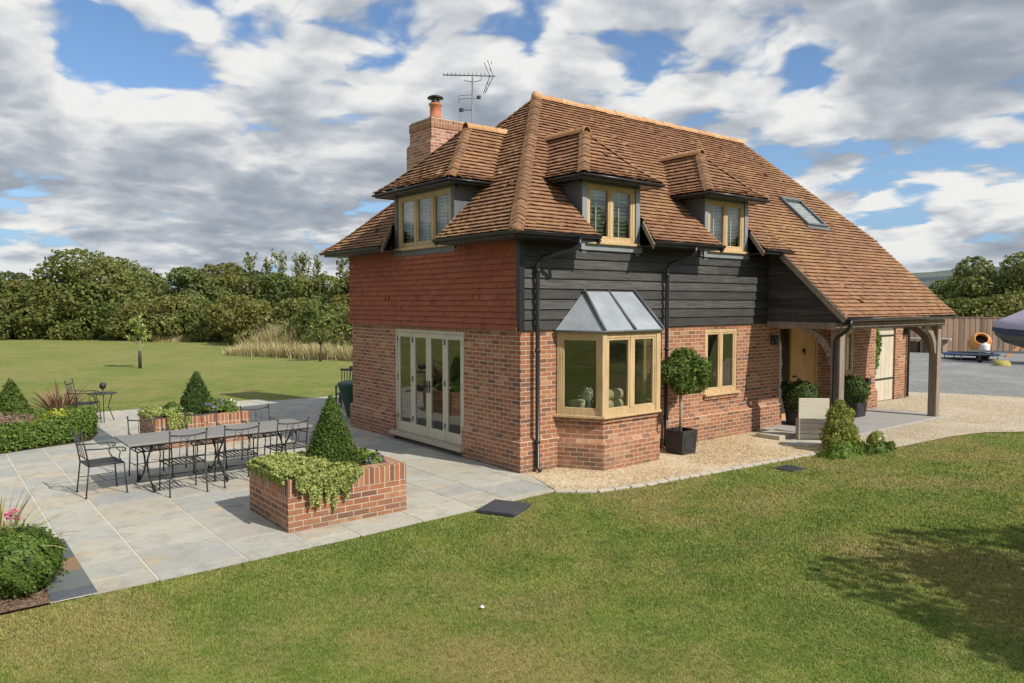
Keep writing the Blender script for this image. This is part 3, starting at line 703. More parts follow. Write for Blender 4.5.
# ---- windows
def pane(parent, Tf, u0, u1, w_, z0, z1):
    g_ = MB(Tf); g_.box(u0, u1, w_-.004, w_+.004, z0, z1); return g_.build('pane', 'glass', parent)
def window(parent, Tf, u0, u1, z0, z1, nl, w_=0, fw=.075, mt='oak', mull=.075, name='window', sill=None, shutter=False, bar=None, z_mid=None):
    f_ = MB(Tf); d0_, d1_ = w_-.06, w_+.02
    f_.box(u0, u1, d0_, d1_, z0, z0+fw); f_.box(u0, u1, d0_, d1_, z1-fw, z1)
    f_.box(u0, u0+fw, d0_, d1_, z0+fw, z1-fw); f_.box(u1-fw, u1, d0_, d1_, z0+fw, z1-fw)
    W_ = (u1-u0-2*fw-(nl-1)*mull)/nl; cas = []
    for i_ in range(nl):
        a = u0+fw+i_*(W_+mull); b_ = a+W_; cas.append((a, b_))
        if i_ < nl-1: f_.box(b_, b_+mull, d0_, d1_, z0+fw, z1-fw)
        s_ = .038; e0, e1 = w_-.045, w_+.010     # casement inside the frame
        f_.box(a, b_, e0, e1, z0+fw, z0+fw+s_); f_.box(a, b_, e0, e1, z1-fw-s_, z1-fw)
        f_.box(a, a+s_, e0, e1, z0+fw+s_, z1-fw-s_); f_.box(b_-s_, b_, e0, e1, z0+fw+s_, z1-fw-s_)
    if sill: f_.box(u0-.05, u1+.05, w_-.05, w_+sill, z0-.045, z0+.002)
    root = f_.build(name, mt, parent, bevel=.005)
    for a, b_ in cas: pane(root, Tf, a+.036, b_-.036, w_-.02, z0+fw+.036, z1-fw-.036)
    if shutter:
        for a, b_ in cas:
            s_ = MB(Tf); z = z0+fw+.06
            while z < z1-fw-.05:
                s_.add([(a+.03, w_-.13, z), (b_-.03, w_-.13, z), (b_-.03, w_-.085, z+.045), (a+.03, w_-.085, z+.045), (a+.03, w_-.136, z), (b_-.03, w_-.136, z), (b_-.03, w_-.091, z+.045), (a+.03, w_-.091, z+.045)], [(0, 1, 2, 3), (4, 5, 6, 7), (0, 1, 5, 4), (2, 3, 7, 6)]); z += .068
            s_.box((a+b_)/2-.012, (a+b_)/2+.012, w_-.085, w_-.075, z0+fw+.04, z1-fw-.04)
            s_.build('shutter_slats', 'shutter', root)
    return root
window(house, FRONT, 4.82, 5.9, .95, 2.27, 2, w_=-.03, sill=.10)
window(house, FRONT, 10.42, 10.86, 1.0, 2.14, 1, w_=-.03, sill=.08)
sl_ = MB(FRONT); sl_.box(4.79, 5.94, -.02, .03, .83, .905); sl_.build('sill_course', 'brick_soldier', house)

# ---- bay window
bayb = MB(); bp = [(.78, 0), (1.22, -.68), (2.56, -.68), (2.98, 0)]
def bayoff(o_):
    return [(.78-o_*1.15, .01), (1.22-o_*.6, -.68-o_), (2.56+o_*.6, -.68-o_), (2.98+o_*1.15, .01)]
def band(mb, P, Q, z0, z1):
    for i_ in range(3): mb.add([(*P[i_], z0), (*P[i_+1], z0), (*Q[i_+1], z1), (*Q[i_], z1)], [(0, 1, 2, 3)])
O0, O5 = bayoff(0), bayoff(.05)
band(bayb, O5, O5, 0, .46); band(bayb, O5, O0, .46, .52); band(bayb, O0, O0, .52, .80); band(bayb, bayoff(.012), bayoff(.03), .80, .875)
bayb.add([(*p, .80) for p in bayoff(.03)]+[(*p, .8) for p in O0], [(0, 1, 5, 4), (1, 2, 6, 5), (2, 3, 7, 6)])
bay = bayb.build('bay_window', 'brick', house, recalc=False)
bs = MB(); ob = bayoff(.075); bs.prism([(*p, .875) for p in ob], (0, 0, .045)); bs.build('sill', 'oak', bay, bevel=.008)
def seg(a, b_):
    L = math.dist(a, b_); return wallT(a[0], a[1], (b_[0]-a[0])/L, (b_[1]-a[1])/L), L
for i_, nl in ((0, 1), (1, 2), (2, 1)):
    Tf, L = seg(O0[i_], O0[i_+1]); 
    window(bay, Tf, .02 if i_ == 0 else .0, L-.02 if i_ == 2 else L, .92, 2.30, nl, w_=0, fw=.085, mull=.085, name='bay_sash')
cp_ = MB()
for p in (O0[1], O0[2]): cp_ = MB(); cp_.cbox((p[0], p[1]+.02, 1.61), (.11, .11, 1.38)); cp_.build('corner_post', 'oak', bay, bevel=.006)
lr = MB(); eo = [(.70, -.054), (1.17, -.76), (2.62, -.76), (3.06, -.054)]; t0, t1 = (1.36, -.054, 3.0), (2.62, -.054, 3.0)
z0_ = 2.335
lr.add([(*eo[0], z0_), (*eo[1], z0_), (*eo[2], z0_), (*eo[3], z0_), t0, t1, (*eo[0], z0_-.03), (*eo[1], z0_-.03), (*eo[2], z0_-.03), (*eo[3], z0_-.03)],
       [(0, 1, 4), (1, 2, 5, 4), (2, 3, 5), (0, 1, 7, 6), (1, 2, 8, 7), (2, 3, 9, 8), (6, 7, 8, 9)])
lead = lr.build('lead_roof', 'lead', bay, recalc=True)
rl = MB()
for a, b_ in (((*eo[1], z0_), t0), ((1.90, -.76, z0_), (1.99, 0, 3.0)), ((*eo[2], z0_), t1)):
    rl.tube([Vector(a)+Vector((0, -.01, .022)), Vector(b_)+Vector((0, -.01, .034))], .026, 8)
rl.tube([(*eo[0], z0_-.005), (*eo[1], z0_-.005), (*eo[2], z0_-.005), (*eo[3], z0_-.005)], .020, 6)
rl.build('lead_roll', 'lead_dark', lead)
lf = MB(FRONT); lf.box(1.36, 2.62, .05, .058, 2.96, 3.0); lf.build('flashing', 'lead', lead)
# sofa and flowers seen through the bay
sf = thing('window_seat', (2.0, .6, .14), 'pale upholstered window seat with bolster cushions behind the bay window glass', 'seat')
q = MB(); q.box(1.25, 2.52, -.52, .1, .14, .93); q.build('seat', 'cushion', sf, bevel=.03)
for xx, yy, zz_ in ((1.75, -.33, 1.03), (1.75, -.33, 1.21), (1.32, .02, 1.03)):
    c_ = MB(); c_.tube([(xx-.24, yy, zz_), (xx-.23, yy, zz_), (xx+.23, yy, zz_), (xx+.24, yy, zz_)], [.06, .095, .095, .06], 14); c_.build('cushion', 'cushion', sf)
vf = thing('flower_vase', (1.28, -.25, .93), 'white flowers in a vase on the window seat seen through the left bay pane', 'vase')
c_ = MB(); c_.lathe([(.04, 0), (.06, .06), (.04, .18), (.05, .22)], (1.28, -.25, .93), 12); c_.build('vase', 'lead_dark', vf)

# ---- French doors
fd = MB(LEFT); u0, u1, z0, z1 = -4.05, -1.62, .20, 2.28
fd.box(u0, u0+.05, -.08, .0, z0, z1); fd.box(u1-.05, u1, -.08, .0, z0, z1); fd.box(u0+.05, u1-.05, -.08, 0, z1-.06, z1)
fdo = fd.build('french_doors', 'painted_door', house, bevel=.004)
st = MB(LEFT); st.box(u0-.08, u1+.08, -.1, .14, .125, .20); st.build('door_step', 'stone_sill', fdo, bevel=.01)
W_ = (u1-u0-.1)/4
for k in range(4):
    a = u0+.05+k*W_+.003; b_ = a+W_-.006; lf_ = MB(LEFT); s_ = .085 if k in (1, 2) else .08
    lf_.box(a, a+s_, -.065, -.018, z0+.005, z1-.065); lf_.box(b_-s_, b_, -.065, -.018, z0+.005, z1-.065)
    lf_.box(a+s_, b_-s_, -.065, -.018, z0+.005, z0+.20); lf_.box(a+s_, b_-s_, -.065, -.018, z1-.155, z1-.065)
    leaf = lf_.build('door_leaf', 'painted_door', fdo, bevel=.004)
    pane(leaf, LEFT, a+s_-.01, b_-s_+.01, -.04, z0+.19, z1-.145)
    hx = a if k in (0, 1) else b_
    for z in (.45, 1.25, 2.02): hg = MB(LEFT); hg.box(hx-.012, hx+.012, -.02, -.004, z, z+.10); hg.build('hinge', 'black_metal', leaf)
    if k in (1, 2):
        hn = MB(LEFT); hx = b_-.04 if k == 1 else a+.04; hn.box(hx-.018, hx+.018, -.02, -.008, 1.07, 1.30)
        hn.tube([(hx, 0, 1.20), (hx, .035, 1.20), (hx+(-.11 if k == 1 else .11), .035, 1.195)], .011, 6); hn.build('handle', 'black_metal', leaf)

# ---- dormers
def dormer(Tf, cu, hw, weave, z_e, zr, wl, zs, nl, dridge, dback, seed):
    """Tf: wall frame; cu centre along wall; window flush with wall; w is outward"""
    bx_ = MB(Tf); hc = wl/2+.11
    back = .98/K
    for s_ in (-1, 1):          # lead covered cheeks, running back into the roof
        u = cu+s_*hc; up_ = cu+s_*(hc-.005)
        ub = up_-(.02 if s_ > 0 else 0); bx_.prism([(ub, .028, 3.74), (ub, .028, z_e-.003), (ub, -1.15, z_e-.003), (ub, -.3, 3.9)], Tdiff(Tf, .02))
        bx_.box(min(cu+s_*wl/2, u), max(cu+s_*wl/2, u), -.03, .035, 3.66, z_e)
    bx_.box(cu-hc, cu+hc, .005, .055, zs-.16, zs-.045)     # apron below the sill
    bx_.box(cu-hc, cu+hc, -.04, .022, z_e-.06, z_e-.0)
    root = bx_.build('dormer', 'lead_dark', house)
    ap = MB(Tf); ap.box(cu-hc, cu-wl/2-.0, .036, .044, zs-.13, z_e-.05); ap.box(cu+wl/2, cu+hc, .036, .044, zs-.13, z_e-.05)
    ap.box(cu-hc-.04, cu+hc+.04, .056, .064, zs-.15, zs-.045); ap.build('lead_flashing', 'lead_mid' if Tf is FRONT else 'lead_dark', root)
    window(root, Tf, cu-wl/2, cu+wl/2, zs, z_e-.045, nl, w_=.0, fw=.07, mull=.06, shutter=True, sill=.12)
    # little hipped roof; local frame: u along, w outward
    Kd = (zr-z_e)/(dridge+weave); 
    zf = lambda d: z_e-.075+(Kd+.05)*d+.12*math.exp(-d/.24)
    def frame(O, U, Dv, zf_, sc=1):
        O3 = Vector(Tf((O[0], O[1], 0))); U3 = Vector(Tf((U[0], U[1], 0)))-Vector(Tf((0, 0, 0))); D3 = Vector(Tf((Dv[0], Dv[1], 0)))-Vector(Tf((0, 0, 0)))
        return mkfn(O3, U3, D3, zf_, sc)
    a_ = MB(); bb = MB()
    run = dridge+weave
    f1 = frame((cu, weave), (1, 0), (0, -1), zf)
    lay_tiles(a_, bb, f1, [[(-hw, 0), (hw, 0), (0, run)]], seed=seed)
    for s_ in (-1, 1):
        f2 = frame((cu+s_*hw, weave), (0, -1), (-s_, 0), zf, run/hw)
        # u = distance back from front eave, d = distance in from side eave (plan)
        lay_tiles(a_, bb, f2, [[(0, 0), (dback_at(z_e, weave)+.12, 0), (dback+.12+weave, hw), (run, hw)]], seed=seed+s_+5, gauge=.084*hw/run)
    rf = a_.build('dormer_roof', 'roof_tile', root, recalc=False)
    so_ = MB(Tf); so_.add([(cu-hw+.03, weave-.03, z_e-.03), (cu+hw-.03, weave-.03, z_e-.03), (cu+hw-.03, -.95, z_e-.03), (cu-hw+.03, -.95, z_e-.03)], [(0, 1, 2, 3)])
    so_.box(cu-hw+.02, cu+hw-.02, weave-.045, weave-.02, z_e-.04, z_e+.02); so_.box(cu-hw+.02, cu-hw+.045, -.75, weave-.045, z_e-.04, z_e+.02); so_.box(cu+hw-.045, cu+hw-.02, -.75, weave-.045, z_e-.04, z_e+.02)
    so_.tube([(cu-hw-.02, weave+.015, z_e+.01), (cu+hw+.02, weave+.015, z_e+.01)], .024, 8)
    so_.tube([(cu-hw-.015, weave, z_e+.01), (cu-hw-.015, -.75, z_e+.01)], .022, 8); so_.tube([(cu+hw+.015, weave, z_e+.01), (cu+hw+.015, -.75, z_e+.01)], .022, 8)
    so_.build('dormer_soffit', 'black_metal', root)
    h_ = MB(Tf)
    for s_ in (-1, 1):
        L2 = math.hypot(hw, run)
        hip_run(h_, (lambda d, s_=s_: (cu+s_*hw*(1-d/run), weave-d, zf(d)), run, (s_*run/L2, -hw/L2), .62), None, wid=.105, seed=seed+s_)
    h_.build('dormer_hip_tiles', 'hip_tile', root)
    r_ = MB(Tf); ridge_run(r_, (cu, -dridge+.06, zr+.035), (cu, -dback-.05, zr+.035), r=.10, seed=seed, L=.4)
    r_.build('dormer_ridge', 'ridge_tile', root)
    return root
def Tdiff(Tf, d): return (d, 0, 0)
def dback_at(z, weave): return (z-3.82)/K-.55+weave
dormer(FRONT, 2.06, 1.0, .35, 4.93, 5.96, 1.24, 3.87, 2, .66, 1.70, 31)
dormer(FRONT, 5.43, 1.0, .35, 4.93, 5.96, 1.24, 3.87, 2, .66, 1.70, 41)
dormer(LEFT, -2.91, 1.37, .35, 4.95, 6.28, 1.92, 3.88, 3, 1.01, 2.02, 51)

# ---- roof light
rl_ = MB()
def roofpt(x, d, h): 
    P, N = fc(x, d); return P+N*h
def slab(mb, x0, x1, da, db, h0, h1):
    vs = [tuple(roofpt(x, d, h)) for h in (h0, h1) for d in (da, db) for x in (x0, x1)]
    mb.add(vs, [(0, 2, 3, 1), (4, 5, 7, 6), (0, 1, 5, 4), (2, 6, 7, 3), (0, 4, 6, 2), (1, 3, 7, 5)])
X0, X1, Da, Db = 9.02, 9.92, .84, 1.62
slab(rl_, X0, X1, Da, Da+.05, 0, .09); slab(rl_, X0, X1, Db-.07, Db, 0, .10); slab(rl_, X0, X0+.07, Da+.05, Db-.07, 0, .09); slab(rl_, X1-.07, X1, Da+.05, Db-.07, 0, .09)
slab(rl_, X0-.06, X1+.06, Da-.08, Da, .03, .045)
sk = rl_.build('roof_window', 'lead_dark', house); g_ = MB(); slab(g_, X0+.07, X1-.07, Da+.05, Db-.07, .05, .06); g_.build('pane', 'glass', sk)
bl_ = MB(); slab(bl_, X0+.07, X1-.07, Da+.05, Db-.07, .025, .03); bl_.build('blind', 'white_plastic', sk)

# ---- chimney
ch = MB(); ch.box(1.70, 2.81, 5.36, 6.44, 3.0, 6.50)
ch.add([(1.70, 5.36, 6.50), (2.81, 5.36, 6.50), (2.81, 6.44, 6.50), (1.70, 6.44, 6.50), (1.76, 5.42, 6.60), (2.75, 5.42, 6.60), (2.75, 6.38, 6.60), (1.76, 6.38, 6.60)], [(0, 1, 5, 4), (1, 2, 6, 5), (2, 3, 7, 6), (3, 0, 4, 7)])
ch.box(1.76, 2.75, 5.42, 6.38, 6.60, 6.86)
chim = ch.build('chimney', 'brick_stack', house)
cc = MB(); cc.box(1.745, 2.765, 5.405, 6.395, 6.86, 7.06); cc.build('chimney_cap', 'brick_soldier', chim)
cf = MB(); cf.box(1.77, 2.74, 5.43, 6.37, 7.06, 7.09); cf.build('flaunching', 'rubble', chim)
po = MB(); po.lathe([(.15, 0), (.16, .05), (.13, .08), (.13, .30), (.155, .32), (.155, .36)], (2.0, 5.62, 7.09), 16); pot = po.build('chimney_pot', 'terracotta', chim)
cw = MB(); cw.lathe([(.11, 0), (.115, .02), (.11, .04)], (2.0, 5.62, 7.45), 14)
for k in range(4): cw.tube([(2.0+.09*math.cos(k*1.57), 5.62+.09*math.sin(k*1.57), 7.47), (2.0+.09*math.cos(k*1.57), 5.62+.09*math.sin(k*1.57), 7.58)], .012, 5)
cw.lathe([(.19, 0), (.19, .02), (.12, .06), (.01, .08)], (2.0, 5.62, 7.57), 16); cw.build('cowl', 'black_metal', chim)

# ---- downpipes
def downpipe(pts, r=.036, name='downpipe', collars=()):
    d_ = MB(); d_.tube(pts, r, 10)
    for c in collars: d_.lathe([(r+.012, 0), (r+.012, .05)], c, 10)
    return d_.build(name, 'black_metal', house)
downpipe([(.75, -.585, 3.84), (.75, -.585, 3.74), (.68, -.52, 3.66), (.34, -.15, 3.54), (.27, -.11, 3.46), (.27, -.11, .10), (.27, -.19, .04)], collars=[(.27, -.11, z) for z in (3.3, 2.0, .5)])
downpipe([(3.72, -.585, 3.84), (3.72, -.585, 3.74), (3.68, -.52, 3.66), (3.52, -.16, 3.54), (3.48, -.12, 3.46), (3.48, -.12, .08), (3.48, -.18, .03)], collars=[(3.48, -.12, z) for z in (3.3, 1.9, .6)])

# ---- porch: posts, beams, braces, side panel
P1, P2 = (7.02, -1.62), (11.70, -1.58)
pr = MB()
pf = MB(); pf.bar((6.74, -1.62, 2.33), (11.92, -1.62, 2.33), .18, .15); pf.bar((7.0, -1.52, 2.33), (7.0, .0, 2.33), .14, .14); pf.bar((11.72, -1.45, 2.33), (11.72, 0, 2.33), .14, .14)
porch = pf.build('porch_frame', 'oak_grey', house, bevel=.012)
for px_, py in (P1, P2):
    b_ = MB(); b_.box(px_-.10, px_+.10, py-.10, py+.10, .05, 2.255); b_.build('porch_post', 'oak_grey', porch, bevel=.012)
def brace(a, c_, b_):
    m_ = MB(); pts = []
    for k in range(9):
        t = k/8; p = Vector(a)*(1-t)**2+Vector(c_)*2*t*(1-t)+Vector(b_)*t*t; pts.append(p)
    for p, q in zip(pts, pts[1:]): m_.bar(p, q+(q-p)*.08, .09, .14)
    m_.build('brace', 'oak_grey', porch)
brace((7.02, -1.52, 1.55), (7.02, -1.42, 2.1), (7.02, -.85, 2.27))
brace((11.60, -1.60, 1.6), (11.5, -1.60, 2.15), (10.95, -1.62, 2.26)); brace((11.72, -1.48, 1.6), (11.72, -1.38, 2.15), (11.72, -.8, 2.27))
sp = MB(wallT(7.0, 0, 0, -1))
z = 2.38
while z < 3.9:
    ymax = (3.80-z)/K+.55-.06
    r0 = max(0, min(1.9, ymax)); r1 = max(0, min(1.9, ymax-.17/K))
    if r0 > .05: sp.rv = random.random(); sp.add([(0, .040, z), (r0, .040, z), (r1, .015, z+.18), (0, .015, z+.18), (0, .01, z), (r0, .01, z)], [(0, 1, 2, 3), (0, 1, 5, 4)])
    z += .172
sp.build('porch_side_boarding', 'black_board', porch, recalc=False)
spb = MB(wallT(7.0, 0, 0, -1)); spb.add([(0, 0, 2.36), (1.85, 0, 2.36), (1.85, 0, 2.46), (.45, 0, 3.78), (0, 0, 3.78)], [(0, 1, 2, 3, 4)]); spb.build('porch_side_backing', 'dark_room', porch, recalc=False)
pd = MB(); pd.tube([(6.86, -1.955, 2.45), (6.86, -1.95, 2.34), (6.86, -1.88, 2.24), (6.86, -1.70, 2.12), (6.86, -1.64, 2.04), (6.86, -1.64, .1), (6.80, -1.66, .05)], .038, 10); pd.build('downpipe', 'black_metal', house)
# front door in the recess
DT = wallT(0, .35, 1, 0)
dfm = MB(DT); dfm.box(7.98, 8.05, -.08, 0, .05, 2.30); dfm.box(8.55, 8.63, -.08, 0, .05, 2.30); dfm.box(9.68, 9.75, -.08, 0, .05, 2.30); dfm.box(8.05, 8.55, -.08, 0, 2.2, 2.3); dfm.box(8.63, 9.68, -.08, 0, 2.2, 2.3); dfm.box(8.05, 8.55, -.08, 0, .05, .18)
fdr = dfm.build('front_door_frame', 'oak_door', house, bevel=.004)
pane(fdr, DT, 8.04, 8.56, -.05, .17, 2.21)
dp_ = MB(DT)
for k in range(7):
    a = 8.635+k*1.04/7; dp_.rv = random.random(); dp_.box(a+.002, a+1.04/7-.002, -.07, -.03, .06, 2.195)
fdoor = dp_.build('front_door', 'oak_door', house, bevel=.005)
kn = MB(DT); kn.lathe([(.03, 0), (.035, .02), (.03, .04)], (9.15, -.02, 1.62), 8); kn.tube([(9.15, -.01, 1.70), (9.10, .0, 1.62), (9.15, .01, 1.55), (9.20, 0, 1.62), (9.15, -.01, 1.70)], .012, 6); kn.build('knocker', 'black_metal', fdoor)
kn = MB(DT); kn.box(8.68, 8.86, -.03, -.022, 1.02, 1.06); kn.tube([(8.72, -.0, 1.04), (8.84, .02, 1.04)], .012, 6); kn.build('handle', 'black_metal', fdoor)

# ---- garage wing
wg = thing('garage_wing', (12, .6, 0), 'low brick garage wing with cream boarded door beyond the cottage porch', 'garage')
ww = MB(wallT(0, .6, 1, 0)); grid_wall(ww, 12.02, 15.2, 0, 2.35, [(12.42, 14.42, -.1, 2.2)])
ww.T = IDT; ww.add([(15.2, .6, 0), (15.2, 5.4, 0), (15.2, 5.4, 2.35), (15.2, 3, 3.35), (15.2, .6, 2.35)], [(0, 1, 2, 3, 4)]); ww.add([(12.02, 5.4, 0), (15.2, 5.4, 0), (15.2, 5.4, 2.35), (12.02, 5.4, 2.35)], [(0, 1, 2, 3)])
ww.build('wall', 'brick', wg, recalc=False)
dr = MB(wallT(0, .6, 1, 0))
for k in range(8):
    a = 12.43+k*1.98/8; dr.rv = random.random()*.4; dr.box(a+.003, a+1.98/8-.003, -.09, -.05, .03, 2.19)
gd = dr.build('door', 'painted_door', wg, bevel=.006)
hh = MB(wallT(0, .6, 1, 0)); hh.box(13.2, 14.38, -.05, -.035, .62, .67); hh.box(13.2, 14.38, -.05, -.035, 1.85, 1.90); hh.build('strap_hinge', 'iron', gd)
wr = MB(); wrb = MB(); fw_ = mkfn((0, .3, 0), (1, 0, 0), (0, 1, 0), lambda d: 2.33+.42*d); lay_tiles(wr, wrb, fw_, [[(12.03, 0), (15.55, 0), (15.55, 2.7), (12.03, 2.7)]], seed=61, gauge=.092)
fw2 = mkfn((0, 5.7, 0), (1, 0, 0), (0, -1, 0), lambda d: 2.33+.42*d); lay_tiles(wr, wrb, fw2, [[(12.03, 0), (15.55, 0), (15.55, 2.7), (12.03, 2.7)]], seed=62, gauge=.092)
wro = wr.build('roof', 'roof_tile', wg, recalc=False); wrb.build('roof_deck', 'dark_room', wro, recalc=False)
gd_ = MB(); gd_.tube([(15.12, .40, 2.3), (15.12, .54, 2.1), (15.12, .54, .05)], .036, 8); gd_.build('downpipe', 'black_metal', wg)

# ------------------------------------------------------------------ vegetation builders
def leafmesh(name, C, N, L, Wd, mt, parent=None, spread=.7, seed=0, extra=None, rv=None):
    """a mesh of small leaf quads: centres C, normals N"""
    g = np.random.default_rng(seed); n = len(C)
    N = N/np.maximum(np.linalg.norm(N, axis=1, keepdims=True), 1e-6)+g.normal(0, spread, (n, 3)); N /= np.linalg.norm(N, axis=1, keepdims=True)
    A = np.cross(N, g.normal(0, 1, (n, 3))); A /= np.maximum(np.linalg.norm(A, axis=1, keepdims=True), 1e-6); B = np.cross(N, A)
    l = L*g.uniform(.6, 1.35, (n, 1)); w_ = Wd*g.uniform(.6, 1.35, (n, 1))
    V = np.stack([C-A*l, C-B*w_+A*l*.1, C+A*l, C+B*w_+A*l*.1], 1).reshape(-1, 3)
    F = np.arange(4*n).reshape(n, 4)
    off = np.zeros(3); p = parent
    while p is not None: off += np.array(p.location); p = p.parent
    V = V-off
    r = g.random(n) if rv is None else rv
    ev, ef, er = (np.zeros((0, 3)), [], []) if extra is None else (np.array(extra.v)-off, extra.f, extra.r)
    me = bpy.data.meshes.new(name)
    nv = len(V)+len(ev); lp = [len(f) for f in ef]; nf = n+len(ef)
    me.vertices.add(nv); me.vertices.foreach_set('co', np.concatenate([V, ev]).ravel())
    li = np.concatenate([F.ravel(), np.array([i_+len(V) for f in ef for i_ in f], dtype=np.int64)]) if ef else F.ravel()
    tot = np.concatenate([np.full(n, 4), np.array(lp, dtype=np.int64)]) if ef else np.full(n, 4)
    me.loops.add(len(li)); me.loops.foreach_set('vertex_index', li.astype(np.int32))
    me.polygons.add(nf); st_ = np.concatenate([[0], np.cumsum(tot)[:-1]]).astype(np.int32)
    me.polygons.foreach_set('loop_start', st_)
    me.update(calc_edges=True)
    at = me.attributes.new('rnd', 'FLOAT', 'FACE'); at.data.foreach_set('value', np.concatenate([r, np.array(er)]).astype(np.float32) if len(er) else r.astype(np.float32))
    me.materials.append(MATS[mt]); o = bpy.data.objects.new(name, me); COL.objects.link(o)
    if parent is not None: o.parent = parent
    return o
def sph(g, n):
    v = g.normal(0, 1, (n, 3)); return v/np.linalg.norm(v, axis=1, keepdims=True)
def crown_pts(lobes, n, g, inner=.72):
    vol = np.array([r_[0]*r_[1]+r_[1]*r_[2]+r_[0]*r_[2] for c, r_ in lobes]); cnt = (vol/vol.sum()*n*1.6).astype(int)+1
    Cs, Ns = [], []
    for (c, r_), k in zip(lobes, cnt):
        d = sph(g, k); rad = g.uniform(inner, 1.04, (k, 1))**.8
        bump_ = 1+.12*np.sin(d[:, :1]*7+c[0])*np.sin(d[:, 1:2]*9+c[1]*3)*np.cos(d[:, 2:]*8)
        P = np.array(c)+d*np.array(r_)*rad*bump_; keep = np.ones(k, bool)
        for c2, r2 in lobes:
            if c2 is c: continue
            keep &= (((P-np.array(c2))/np.array(r2))**2).sum(1) > .45
        Cs.append(P[keep]); Ns.append((d/np.array(r_))[keep]*np.mean(r_))
    C_, N_ = np.concatenate(Cs), np.concatenate(Ns); k = g.permutation(len(C_))[:n]; return C_[k], N_[k]
def trunk_mb(h, r, limbs, g, lean=.05, base=(0, 0, 0)):
    m_ = MB(); pts = [(0, 0, -.1), (lean*h*.3, 0, h*.35), (lean*h*.2, lean*h*.3, h*.7), (0, lean*h*.2, h)]
    m_.tube(pts, [r*1.35, r, r*.75, r*.3], 8)
    for (z, tx, ty, tz) in limbs: m_.tube([(lean*h*.2, 0, z), (tx*.5, ty*.5, z+(tz-z)*.6), (tx, ty, tz)], [r*.5, r*.33, r*.12], 6)
    return m_
def tree_proto(name, label, cat, h, rx, kind, n, leaf, seed, mt='tree_leaf', group=None, low=.05, top=None):
    g = np.random.default_rng(seed); root = thing(name, (0, 0, 0), label, cat, group)
    lobes = []
    m_ = 22
    for i_ in range(m_):
        a = g.uniform(0, 2*math.pi); zf = g.uniform(low+.12, .86); rr_ = rx*(math.sin(math.pi*min(1, .22+zf*.78))**.75)*g.uniform(.35, .85)
        s_ = rx*g.uniform(.24, .42); lobes.append((np.array([rr_*math.cos(a), rr_*math.sin(a), zf*h]), np.array([s_, s_, s_*g.uniform(.6, .85)])))
    lobes.append((np.array([0, 0, h*.5]), np.array([rx*.6, rx*.6, h*.38])))
    C_, N_ = crown_pts(lobes, n, g); k = C_[:, 2] > .05*h*low; C_, N_ = C_[k], N_[k]; C_[:, 2] = np.minimum(C_[:, 2], h*1.05)
    core = MB()
    leafmesh('crown', C_, N_, leaf, leaf*.62, mt, root, .75, seed)
    lm = [(h*.35, lobes[i_][0][0]*.9, lobes[i_][0][1]*.9, lobes[i_][0][2]) for i_ in range(7)]
    trunk_mb(h*.8, h*.028, lm, g).build('trunk', 'bark_stem', root)
    return root
def place(px_, dep): return (CAM.x+dep*(FW[0]+RT[0]*(px_-512)/751.4), CAM.y+dep*(FW[1]+RT[1]*(px_-512)/751.4), 0)

GR = 'trees and shrubs of the far hedgerow'
p_oak = tree_proto('oak_tree', 'broad domed dark green oak, widest and tallest crown of the left hedgerow', 'tree', 6.9, 5.6, 0, 15000, .17, 1, 'tree_leaf', GR, low=.0)
p_oak.location = place(96, 63); p_oak.rotation_euler.z = .4; p_oak.scale = (1.12, 1.12, 1.0)
p_a = tree_proto('hedgerow_tree', 'round dense green hedgerow tree just right of the big domed oak', 'tree', 5.9, 2.9, 0, 8000, .15, 2, 'tree_leaf', GR, low=0)
p_a.location = place(196, 60)
p_b = tree_proto('hedgerow_shrub', 'low olive green shrub in front of the domed oak, beside the lawn edge', 'shrub', 3.3, 2.6, 0, 6500, .13, 3, 'olive_leaf', GR, low=0)
p_b.location = place(175, 56)
p_c = tree_proto('hedgerow_shrub', 'dark green shrub mass at the left foot of the domed oak', 'shrub', 3.0, 3.0, 0, 6500, .13, 4, 'tree_leaf', GR, low=0)
p_c.location = place(60, 59)
p_c.name = 'hedgerow_shrub.001'
from_left = [
 (p_a, 24, 66, .85, 'dark tree at the left edge of the hedgerow, left of the domed oak', .3),
 (p_a, -12, 62, .92, 'hedgerow tree cut by the left edge of the picture', 1.3),
 (p_a, 222, 63, .93, 'small rounded crown standing behind the hedgerow right of the tallest middle tree', 2.1),
 (p_a, 252, 58, .86, 'mid green hedgerow tree below the first pair of thin saplings', 4.0),
 (p_a, 285, 54, .88, 'mid green hedgerow tree below the cluster of thin saplings', 5.2),
 (p_a, 318, 52, .84, 'leafy hedgerow tree behind the pale tall grass', 1.9),
 (p_a, 347, 49, .80, 'hedgerow tree partly hidden by the left corner of the cottage', 2.9),
 (p_a, 372, 48, .9, 'hedgerow tree hidden behind the left corner of the cottage', .9),
 (p_b, 12, 59, .95, 'olive green shrub at the left end of the hedgerow foot', .7),
 (p_c, 110, 58, .92, 'dark shrub under the centre of the domed oak', 1.7),
 (p_b, 140, 57, .9, 'light green shrub behind the staked sapling', 2.9),
 (p_c, 205, 56, .98, 'dark leafy shrub at the foot of the middle hedgerow tree', 3.6),
 (p_b, 238, 54, .98, 'olive shrub at the foot of the hedgerow left of the pale tall grass', 4.4),
 (p_c, 265, 50, .95, 'dark shrub directly behind the pale tall grass', 5.5),
 (p_b, 295, 47, .92, 'olive shrub behind the middle of the pale tall grass', .2),
 (p_c, 325, 44, .9, 'bright leafed shrub behind the small bushy fruit tree', 1.0),
 (p_c, 352, 42, .85, 'dark shrub beside the left corner of the cottage', 2.2),
 (p_b, -25, 57, 1.0, 'olive shrub just beyond the left picture edge', 3.1)]
